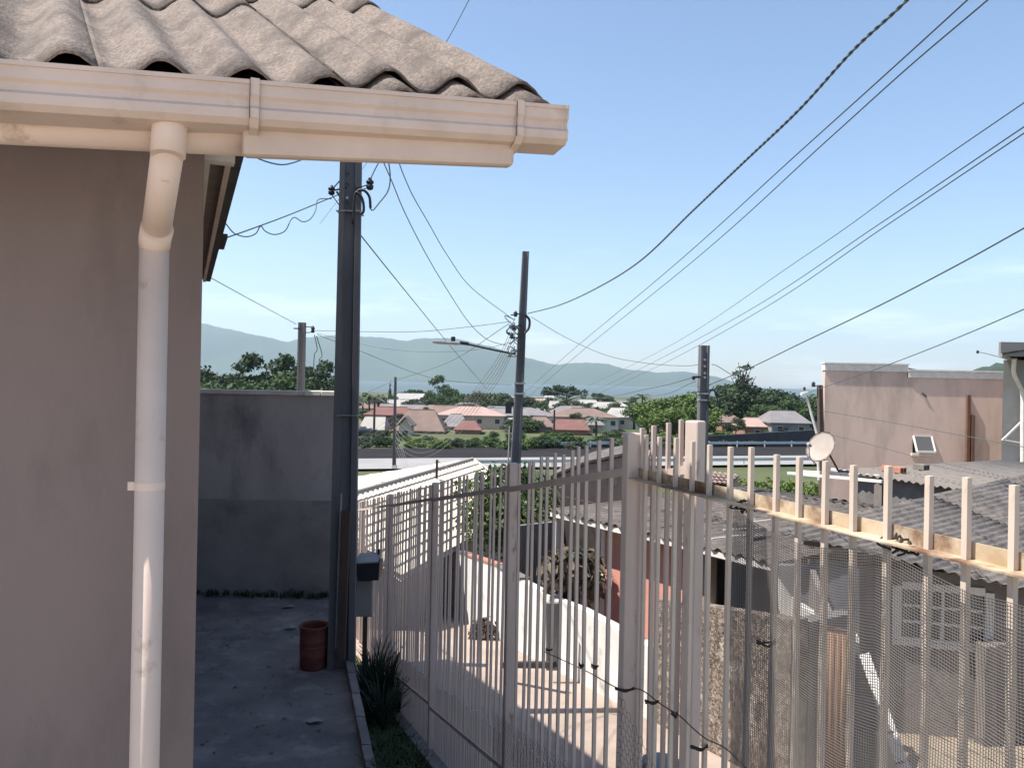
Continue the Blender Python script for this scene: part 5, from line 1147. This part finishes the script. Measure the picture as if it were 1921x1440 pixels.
# ================================================================== other poles
def simple_pole(px_t, py_t, px_b, py_b, d, w_t, w_b, m, label, name='utility_pole'):
    t = P(px_t, py_t, d); b = P(px_b, py_b, d); k_ = (t.z - TZ(d) + .4) / max(.1, (t.z - b.z)); b = t + (b - t) * k_
    root = thing(name, label, 'utility pole', (b.x, b.y, TZ(d))); dt_pole(root, b, t, w_b + (w_b - w_t) * .3, w_t, m, rot=R(6)); return root
p2 = simple_pole(986, 472, 967, 870, 17, .135, .235, M_pole, 'leaning dark concrete pole that carries the street lamp')
for py, px in ((588, 979), (613, 976), (629, 972)): insulator(p2, P(px - 12, py, 16.9), .045, .07)
bm = bmesh.new()
for py in (588, 610, 632, 655): bar(bm, P(958, py + 3, 16.9), P(978, py, 16.9), .022)
obj('rack', bm, M_dark, p2)
for k in range(9):
    c = P(966, 600 + k * 7, 16.85); bm = bmesh.new(); tube(bm, spline([c, c + Vector((random.uniform(-.25, .1), -.1, random.uniform(-.2, .15))), c + Vector((random.uniform(-.2, .12), -.12, random.uniform(-.35, .1))), P(975, 620 + k * 6, 16.8)], 5), .010, 5); obj('jumper_wire', bm, M_cable, p2)
for py in (719, 738): band(p2, P(975, py, 17), .235, M_steel, .04)
bm = bmesh.new(); tube(bm, spline([P(985, 590, 16.85), P(993, 600, 16.85), P(992, 615, 16.85), P(984, 625, 16.85)], 5), .03, 6); obj('cable_hood', bm, M_dark, p2)
bm = bmesh.new(); bx(bm, P(948, 770, 17).x, P(960, 770, 17).x, 16.95, 17.05, P(950, 775, 17).z, P(950, 756, 17).z); bx(bm, P(950, 770, 17).x, P(972, 770, 17).x, 16.98, 17.02, P(950, 760, 17).z, P(950, 754, 17).z); obj('splice_box', bm, M_dark, p2)
bm = bmesh.new(); tube(bm, [P(956, 800, 16.88), P(953, 880, 16.88)], .02, 6); obj('earth_pipe', bm, M_box, p2)
sl = thing('street_lamp', 'flat street lamp on a long thin arm fixed to the leaning pole', 'street lamp', P(966, 662, 16.9))
bm = bmesh.new(); tube(bm, spline([P(968, 664, 16.9), P(930, 657, 16.9), P(880, 646, 16.9)], 4), .022, 8); obj('arm', bm, M_dark, sl)
bm = bmesh.new(); c = P(871, 644, 16.9); obox(bm, c, Vector((.10, 0, -.012)), (0, .07, 0), (0, 0, .035), .012); obj('driver_box', bm, M_dark, sl)
bm = bmesh.new(); c = P(838, 643, 16.9); obox(bm, c, Vector((.30, 0, -.012)), (0, .13, 0), (0, 0, .028), .014); hd = obj('lamp_head', bm, M_steel, sl)
bm = bmesh.new(); obox(bm, c - up * .032, Vector((.22, 0, -.009)), (0, .10, 0), (0, 0, .006)); obj('lens', bm, M_white, hd)
bm = bmesh.new(); c = P(850, 640, 16.9); lathe(bm, c, [(.045, 0), (.05, .03), (.05, .09), (.03, .10)], 12); obj('photocell', bm, M_dark, hd)
p3 = simple_pole(567, 605, 564, 735, 20, .175, .20, M_pole2, 'pale concrete pole rising behind the yard wall')
insulator(p3, P(587, 617, 19.9), .05, .10)
for a_, b_, w_ in (((572, 613), (586, 613), .02), ((572, 624), (586, 623), .02), ((551, 616), (563, 616), .03)):
    bm = bmesh.new(); bar(bm, P(*a_, 19.9), P(*b_, 19.9), w_); obj('side_bracket', bm, M_dark, p3)
for a_, b_, c_ in (((590, 628), (595, 655), (588, 695)), ((594, 630), (604, 665), (599, 700))):
    bm = bmesh.new(); tube(bm, spline([P(*a_, 19.9), P(*b_, 19.9), P(b_[0] - 5, b_[1] + 10, 19.9), P(*c_, 19.9)], 5), .012, 5); obj('drop_wire', bm, M_cable, p3)
p4 = simple_pole(742, 707, 738, 960, 33, .10, .20, M_pole, 'slender dark pole hung with many sagging pale cables')
band(p4, P(740, 875, 33), .2, M_white, .12)
p5 = simple_pole(1321, 648, 1318, 795, 15, .165, .185, M_pole, 'dark concrete pole with cable coil behind the fence end post')
for py in (675, 687, 700, 708): 
    c = P(1322, py, 14.9); bm = bmesh.new(); tube(bm, [c, c + Vector((0, -.03, 0))], .022, 8); obj('bolt', bm, M_steel, p5)
for py in (738, 750): band(p5, P(1319, py, 15), .19, M_steel, .03)
bm = bmesh.new(); c = P(1337, 748, 14.9)
for k in range(4): tube(bm, [c + Vector((.085 * math.cos(a_ / 16 * 6.283) * (1 + .08 * k), .02 * k, .16 * math.sin(a_ / 16 * 6.283) * (1 + .05 * k))) for a_ in range(17)], .012, 6)
obj('cable_coil', bm, M_dark, p5)
bm = bmesh.new(); bar(bm, P(1300, 707, 14.9), P(1314, 707, 14.9), .04); bar(bm, P(1302, 712, 14.9), P(1300, 706, 14.9), .05); obj('side_bracket', bm, M_dark, p5)
p6 = simple_pole(1538, 722, 1541, 850, 24, .13, .18, M_poleb, 'brown wooden post beside the salmon building corner')
insulator(p6, P(1526, 720, 24), .06, .09); bm = bmesh.new(); bar(bm, P(1529, 724, 24), P(1537, 723, 24), .03); obj('side_bracket', bm, M_steel, p6)
wp = thing('white_mast', 'slanting thin white mast with lamp-like tip by the brown post', 'mast', P(1534, 800, 23.5)); bm = bmesh.new(); tube(bm, [P(1513, 744, 23.5), P(1533, 815, 23.5), P(1536, 900, 23.5)], .04, 8); obj('tube', bm, M_white, wp)
bm = bmesh.new(); c = P(1509, 738, 23.5); obox(bm, c, (.10, 0, .02), (0, .06, 0), (0, 0, .04), .01); obj('head', bm, M_white, wp); bm = bmesh.new(); c = P(1509, 732, 23.5); lathe(bm, c, [(.03, 0), (.04, .04), (.03, .1)], 8); obj('tip', bm, M_dark, wp)
p7 = simple_pole(820, 862, 818, 920, 22, .07, .09, M_poleb, 'short dark wooden post in front of the cream tiled roof')
p8 = simple_pole(1040, 768, 1039, 836, 112, .22, .26, M_poleb, 'thin far pole by the highway hedge'); p9 = simple_pole(703, 745, 701, 842, 112, .25, .32, M_poleb, 'thin far pole with crossarm among the palms')
bm = bmesh.new(); bar(bm, P(693, 752, 112), P(714, 752, 112), .3); obj('crossarm', bm, M_poleb, p9)

# ================================================================== overhead cables
def cable(ctrl, r, label, m=M_cable, n=12, group=None, name='overhead_cable', sides=5):
    cp = [P(*c) for c in ctrl]
    if ctrl[-1][0] > 1890:      # runs on past the camera
        (ax_, ay_, _), (bx_, by_, bd_) = ctrl[-2:]; cp.append(P(bx_ + (bx_ - ax_) * 5, by_ + (by_ - ay_) * 5, bd_ * .62))
    bm = bmesh.new(); tube(bm, spline(cp, n), r * .72, sides); return tag(obj(name, bm, m), label, 'cable', group)
# twisted service cable
pts = spline([P(*c) for c in ((990, 588, 16.9), (1050, 572, 14.5), (1120, 540, 12.2), (1200, 490, 10.0), (1300, 395, 8.2), (1400, 300, 6.9), (1500, 205, 6.0), (1600, 95, 5.3), (1700, 2, 4.75), (1800, -110, 4.3), (2300, -700, 3.0), (4200, -2600, 1.5))], 60)
tw = thing('twisted_cable', 'thick twisted service cable rising from the leaning pole', 'cable', P(990, 588, 16.9))
for ph in (0, math.pi):
    bm = bmesh.new(); L_ = 0; o_ = []
    for i, p in enumerate(pts):
        if i: L_ += (p - pts[i - 1]).length
        o_.append(p + .0062 * Vector((math.cos(L_ * 42 + ph) * .8, math.cos(L_ * 42 + ph) * .6, math.sin(L_ * 42 + ph))))
    tube(bm, o_, .0068, 6); obj('strand', bm, M_cable, tw, True)
cable(((985, 735, 75), (1070, 660, 38), (1250, 510, 20), (1500, 285, 12), (1650, 150, 9.5), (1815, 0, 7.8), (1900, -80, 7)), .013, 'straight cable rising to the sky, upper of a pair')
cable(((990, 745, 75), (1090, 660, 36), (1300, 490, 19), (1550, 265, 11.5), (1700, 130, 9.2), (1853, 0, 7.6), (1930, -70, 7)), .013, 'straight cable rising to the sky, lower of a pair')
cable(((1100, 725, 70), (1250, 652, 36), (1500, 487, 18), (1700, 345, 12), (1921, 193, 8.6), (2000, 140, 8)), .011, 'thin cable above the close pair of cables over the salmon building')
cable(((1110, 735, 70), (1220, 682, 40), (1400, 585, 22), (1650, 420, 13), (1921, 238, 8.6), (2000, 185, 8)), .012, 'upper of the close pair of cables over the salmon building')
cable(((1115, 742, 70), (1240, 684, 38), (1420, 586, 21), (1660, 425, 12.8), (1921, 250, 8.6), (2000, 198, 8)), .012, 'lower of the close pair of cables over the salmon building')
cable(((1330, 722, 15), (1411, 688, 12.8), (1500, 645, 11), (1650, 573, 9), (1800, 495, 7.6), (1921, 428, 6.8), (2000, 385, 6.3)), .011, 'cable sloping from the dark coil pole over the tall tree')
cable(((1512, 738, 23.5), (1540, 728, 22), (1650, 690, 17), (1780, 640, 13), (1921, 580, 10.5), (2000, 545, 9.5)), .012, 'cable crossing before the salmon building parapet')
cable(((1540, 770, 23), (1700, 797, 19), (1850, 825, 16), (1921, 838, 15), (2000, 850, 14)), .011, 'upper cable slung across the salmon wall')
cable(((1540, 810, 23), (1650, 838, 21), (1760, 868, 19), (1850, 892, 18), (1960, 915, 17)), .011, 'dark strand standing in for the cable shadow on the salmon wall')  # strand modelled in place of the shadow of the cable above
cable(((424, 446, 6.0), (470, 430, 6.8), (545, 402, 7.9), (640, 363, 8.7)), .008, 'straight service cable from the eave to the thick pole')
cable(((424, 420, 6.0), (440, 438, 6.3), (462, 444, 6.6), (480, 438, 6.8), (489, 424, 6.9), (498, 434, 7.0), (515, 440, 7.2), (535, 433, 7.4), (545, 414, 7.6), (553, 408, 7.7), (568, 416, 7.9), (582, 411, 8.1), (592, 395, 8.2), (595, 377, 8.3), (604, 373, 8.4), (622, 373, 8.5)), .007, 'looped cable swagged under the service cable', n=5)
cable(((470, 286, 5.8), (490, 300, 6.2), (528, 309, 6.8), (560, 302, 7.4), (585, 290, 7.9)), .009, 'drooping cable just under the gutter board')
cable(((635, 293, 8.8), (641, 303, 8.8), (645, 330, 8.7)), .008, 'short cable end behind the thick pole')
cable(((745, 295, 9.2), (757, 328, 9.8), (775, 368, 10.5), (802, 415, 11.6), (840, 480, 13), (885, 540, 14.6), (960, 597, 16.8)), .009, 'sagging cable from the roof to the leaning pole')
cable(((714, 292, 8.9), (735, 340, 9.4), (760, 400, 10.2), (800, 478, 11.6), (840, 545, 13.2), (880, 605, 15), (915, 637, 16), (950, 648, 16.8)), .009, 'lower sagging cable from the roof to the leaning pole')
cable(((727, 292, 8.7), (732, 330, 8.7), (728, 358, 8.7), (712, 380, 8.7), (700, 394, 8.7), (694, 391, 8.7)), .011, 'cable drooping in a loop to the black hood on the thick pole', n=8)
cable(((716, 295, 8.7), (705, 315, 8.7), (695, 336, 8.7)), .009, 'short cable from the gutter to the insulator on the thick pole')
cable(((674, 438, 8.8), (760, 545, 13), (850, 655, 22), (912, 728, 40)), .011, 'straight cable falling from the thick pole to the town trees')
cable(((390, 518, 12), (470, 562, 15), (556, 608, 19.8)), .010, 'thin cable from the house eave to the pale pole')
cable(((592, 620, 19.9), (690, 622, 19), (780, 622, 18), (870, 614, 17.4), (958, 603, 17)), .010, 'nearly level cable between the pale pole and leaning pole')
cable(((594, 625, 19.9), (700, 650, 19), (800, 660, 18.4), (900, 655, 17.6), (966, 640, 17)), .008, 'slightly sagging cable below the level cable')
cable(((596, 628, 19.9), (680, 660, 22), (780, 700, 26), (850, 715, 29), (960, 722, 34)), .011, 'cable descending across the mountains to the bay')
cable(((670, 745, 40), (730, 718, 32), (840, 680, 24), (955, 607, 17)), .011, 'cable climbing from the thin pole to the leaning pole')
cable(((996, 594, 17), (1060, 632, 17), (1140, 667, 16.5), (1220, 682, 16), (1285, 686, 15.4), (1315, 683, 15)), .008, 'thin twisted cable from the leaning pole to the coil pole')
cable(((1335, 683, 15), (1352, 690, 15), (1420, 735, 16), (1440, 752, 17)), .009, 'slack cable hanging past the tall tiered tree')
cable(((1300, 708, 14.9), (1220, 728, 18), (1100, 745, 26), (985, 722, 40)), .010, 'low cable strung over the umbrella-shaped tree')
cable(((985, 745, 17), (1100, 748, 30), (1230, 742, 22), (1305, 715, 15)), .009, 'faint cable sagging over the town roofs')
cable(((1000, -230, 9), (880, 0, 11), (838, 78, 12), (760, 210, 15), (600, 420, 24)), .008, 'short cable showing behind the roof edge')
cable(((560, 760, 60), (650, 752, 60), (700, 752, 70), (760, 748, 75)), .02, 'faint horizontal cable above the palms')
gcb = 'bundle of pale cables sagging from the slender pole'; lbc = 'pale cable in the bundle sagging from the slender pole'
for k in range(6):
    y0 = 782 + k * 9
    cable(((741, y0, 33), (765, y0 + 24, 31), (800, y0 + 30, 28), (850, y0 - 2, 24), (905, y0 - 70, 20.5), (940, y0 - 122, 18.5), (966, 596 + k * 11, 17)), .0075, lbc, M_cablep, group=gcb)
for k in range(4):
    cable(((741, 800 + k * 12, 33), (758, 850 + k * 9, 30), (782, 930 - k * 3, 24 - k * .3), (800 + k * 6, 980, 21)), .007, lbc, M_cablep, group=gcb)
for k in range(3):
    cable(((741, 778 + k * 10, 33), (710, 800 + k * 8, 36), (668, 822 + k * 10, 40), (600, 850, 46)), .009, lbc, M_cablep, group=gcb)
cable(((818, 863, 22), (826, 868, 22), (840, 878, 21.8), (850, 892, 21.5)), .014, 'bent wire on the short wooden post', M_cablep)

# ================================================================== haze over the bay and town
bm = bmesh.new(); bx(bm, -9800, 9800, -60, 9600, EYE - 20.5, EYE + 620)
hz = obj('haze', bm, None); tag(hz, 'thin bluish sea haze over the bay', 'haze', kind='stuff')
m = bpy.data.materials.new('haze_volume'); m.use_nodes = True; nt = m.node_tree; nt.nodes.clear()
vo = nt.nodes.new('ShaderNodeVolumePrincipled'); vo.inputs['Density'].default_value = .000105; vo.inputs['Color'].default_value = (.68, .84, 1, 1); vo.inputs['Anisotropy'].default_value = .25
ou = nt.nodes.new('ShaderNodeOutputMaterial'); nt.links.new(vo.outputs[0], ou.inputs['Volume'])
hz.data.materials.append(m)
